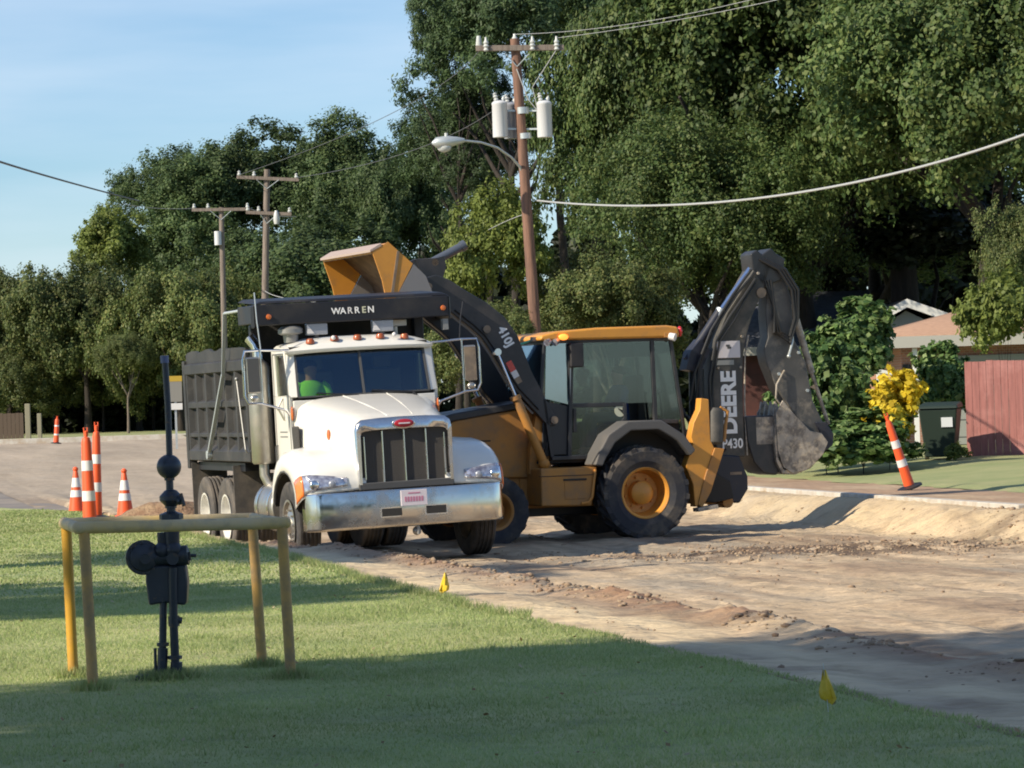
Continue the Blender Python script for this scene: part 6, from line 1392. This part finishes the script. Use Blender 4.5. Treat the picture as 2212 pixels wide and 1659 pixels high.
shade_tree('oak behind the camera beside the dug out road', 5.2, 23.4, 8.5, 2.9, 2.4, 'oakC')
shade_tree('oak at the far left of the near lawn', -5.2, 28.6, 7.5, 3.2, 2.3, 'oakB')
shade_tree('oak left of the lawn whose thin branch tips shade the middle of the lawn', -2.6, 38.0, 8.0, 2.6, .7, 'oakC')
for i, (x, y, ck) in enumerate(((-34, -42, 'oakA'), (-22, -46, 'oakB'), (-9, -44, 'oakC'), (3, -47, 'oakA'), (15, -43, 'oakB'), (28, -45, 'oakC'), (42, -40, 'oakA'))):
    t = thing('shade_tree', ['first','second','third','fourth','fifth','sixth','seventh'][i]+' oak from the left in the row far behind the camera', 'tree', (x, y, 0), (0, 0, i), 'row of oaks behind the camera')
    c = bpy.data.objects.new('crown', TPL[ck]); COL.objects.link(c); c.parent = t; c.scale = (1.5, 1.5, 1.5); c.location = (0, 0, 6.5)
    q = bpy.data.objects.new('trunk', TR['A']); COL.objects.link(q); q.parent = t
shade_tree('second oak behind the camera', 5.6, 15.0, 10.0, 3.2, 2.6, 'oakB')
shade_tree('small oak just left of the camera', 2.3, 15.6, 9.0, 2.6, 2.0, 'shade')
shade_tree('low branched oak far left of the camera', -2.0, 14.3, 10.5, 2.8, 2.0, 'shade')

# tufts round the posts, litter on the lawn
def tufts():
    n = 5200; c = [(at(159, 1460, 20.6).x, 20.6), (at(201, 1460, 19.5).x, 19.5), (at(629, 1460, 19.9).x, 19.9), (at(568, 1460, 21.0).x, 21.0)] + [(at(q, 1460, 20.1).x, 20.1) for q in (335, 350, 366, 380)]
    i = RNG.integers(0, len(c), n); c = np.array(c)[i]; x = c[:, 0]+RNG.normal(0, .055, n); y = c[:, 1]+RNG.normal(0, .07, n); m_ = 2500
    x2 = RNG.uniform(-4.2, 3.2, m_); y2 = RNG.uniform(15, 34, m_); kk = (vn(x2*2.2, y2*2.2) > .28) & LAWN_OK(x2, y2); x2 = np.repeat(x2[kk], 9)+RNG.normal(0, .03, kk.sum()*9); y2 = np.repeat(y2[kk], 9)+RNG.normal(0, .03, kk.sum()*9)
    s_ = RNG.uniform(9, 32, 9000); tq = t0(s_)-np.abs(RNG.normal(0, .05, 9000)); x3, y3 = xy(s_, tq)
    x = np.concatenate([x, x2, x3]); y = np.concatenate([y, y2, y3]); n = len(x); z = lawn_z(x, y)-.005; h = RNG.uniform(.03, .085, n); a = RNG.uniform(0, 6.28, n); ln = RNG.normal(0, .4, (n, 2))*h[:, None]
    dx = np.cos(a)*.004; dy = np.sin(a)*.004
    V = np.empty((n, 3, 3)); V[:, 0] = np.stack([x-dx, y-dy, z], -1); V[:, 1] = np.stack([x+dx, y+dy, z], -1); V[:, 2] = np.stack([x+ln[:, 0], y+ln[:, 1], z+h], -1)
    o = fast_mesh('grass_tufts', V.reshape(-1, 3), np.arange(3*n).reshape(-1, 3), M['grassb']); o['kind'] = 'stuff'; o['label'] = 'longer grass tufts round the posts and along the cut lawn edge'; o['category'] = 'grass'
tufts()
M['dead'] = leafmat('dry leaves', [(.20, .12, .05), (.34, .24, .12), (.50, .42, .28)], .2)
n = 420; y = RNG.uniform(14.5, 40, n); x = RNG.uniform(-1, 1, n)*y*.15; k = LAWN_OK(x, y); x = x[k]; y = y[k]; n = len(x); z = lawn_z(x, y)+.025
a = RNG.uniform(0, 6.28, n); sz = RNG.uniform(.007, .02, n); d1 = np.stack([np.cos(a), np.sin(a), RNG.normal(0, .4, n)], -1)*sz[:, None]; d2 = np.stack([-np.sin(a), np.cos(a), RNG.normal(0, .4, n)], -1)*sz[:, None]*.6
P = np.stack([x, y, z], -1); o = fast_mesh('dry_leaves', np.stack([P-d1, P-d2, P+d1, P+d2], 1).reshape(-1, 3), np.arange(4*n).reshape(-1, 4), M['dead']); o['kind'] = 'stuff'; o['label'] = 'dry leaves littered on the lawn'; o['category'] = 'leaf litter'
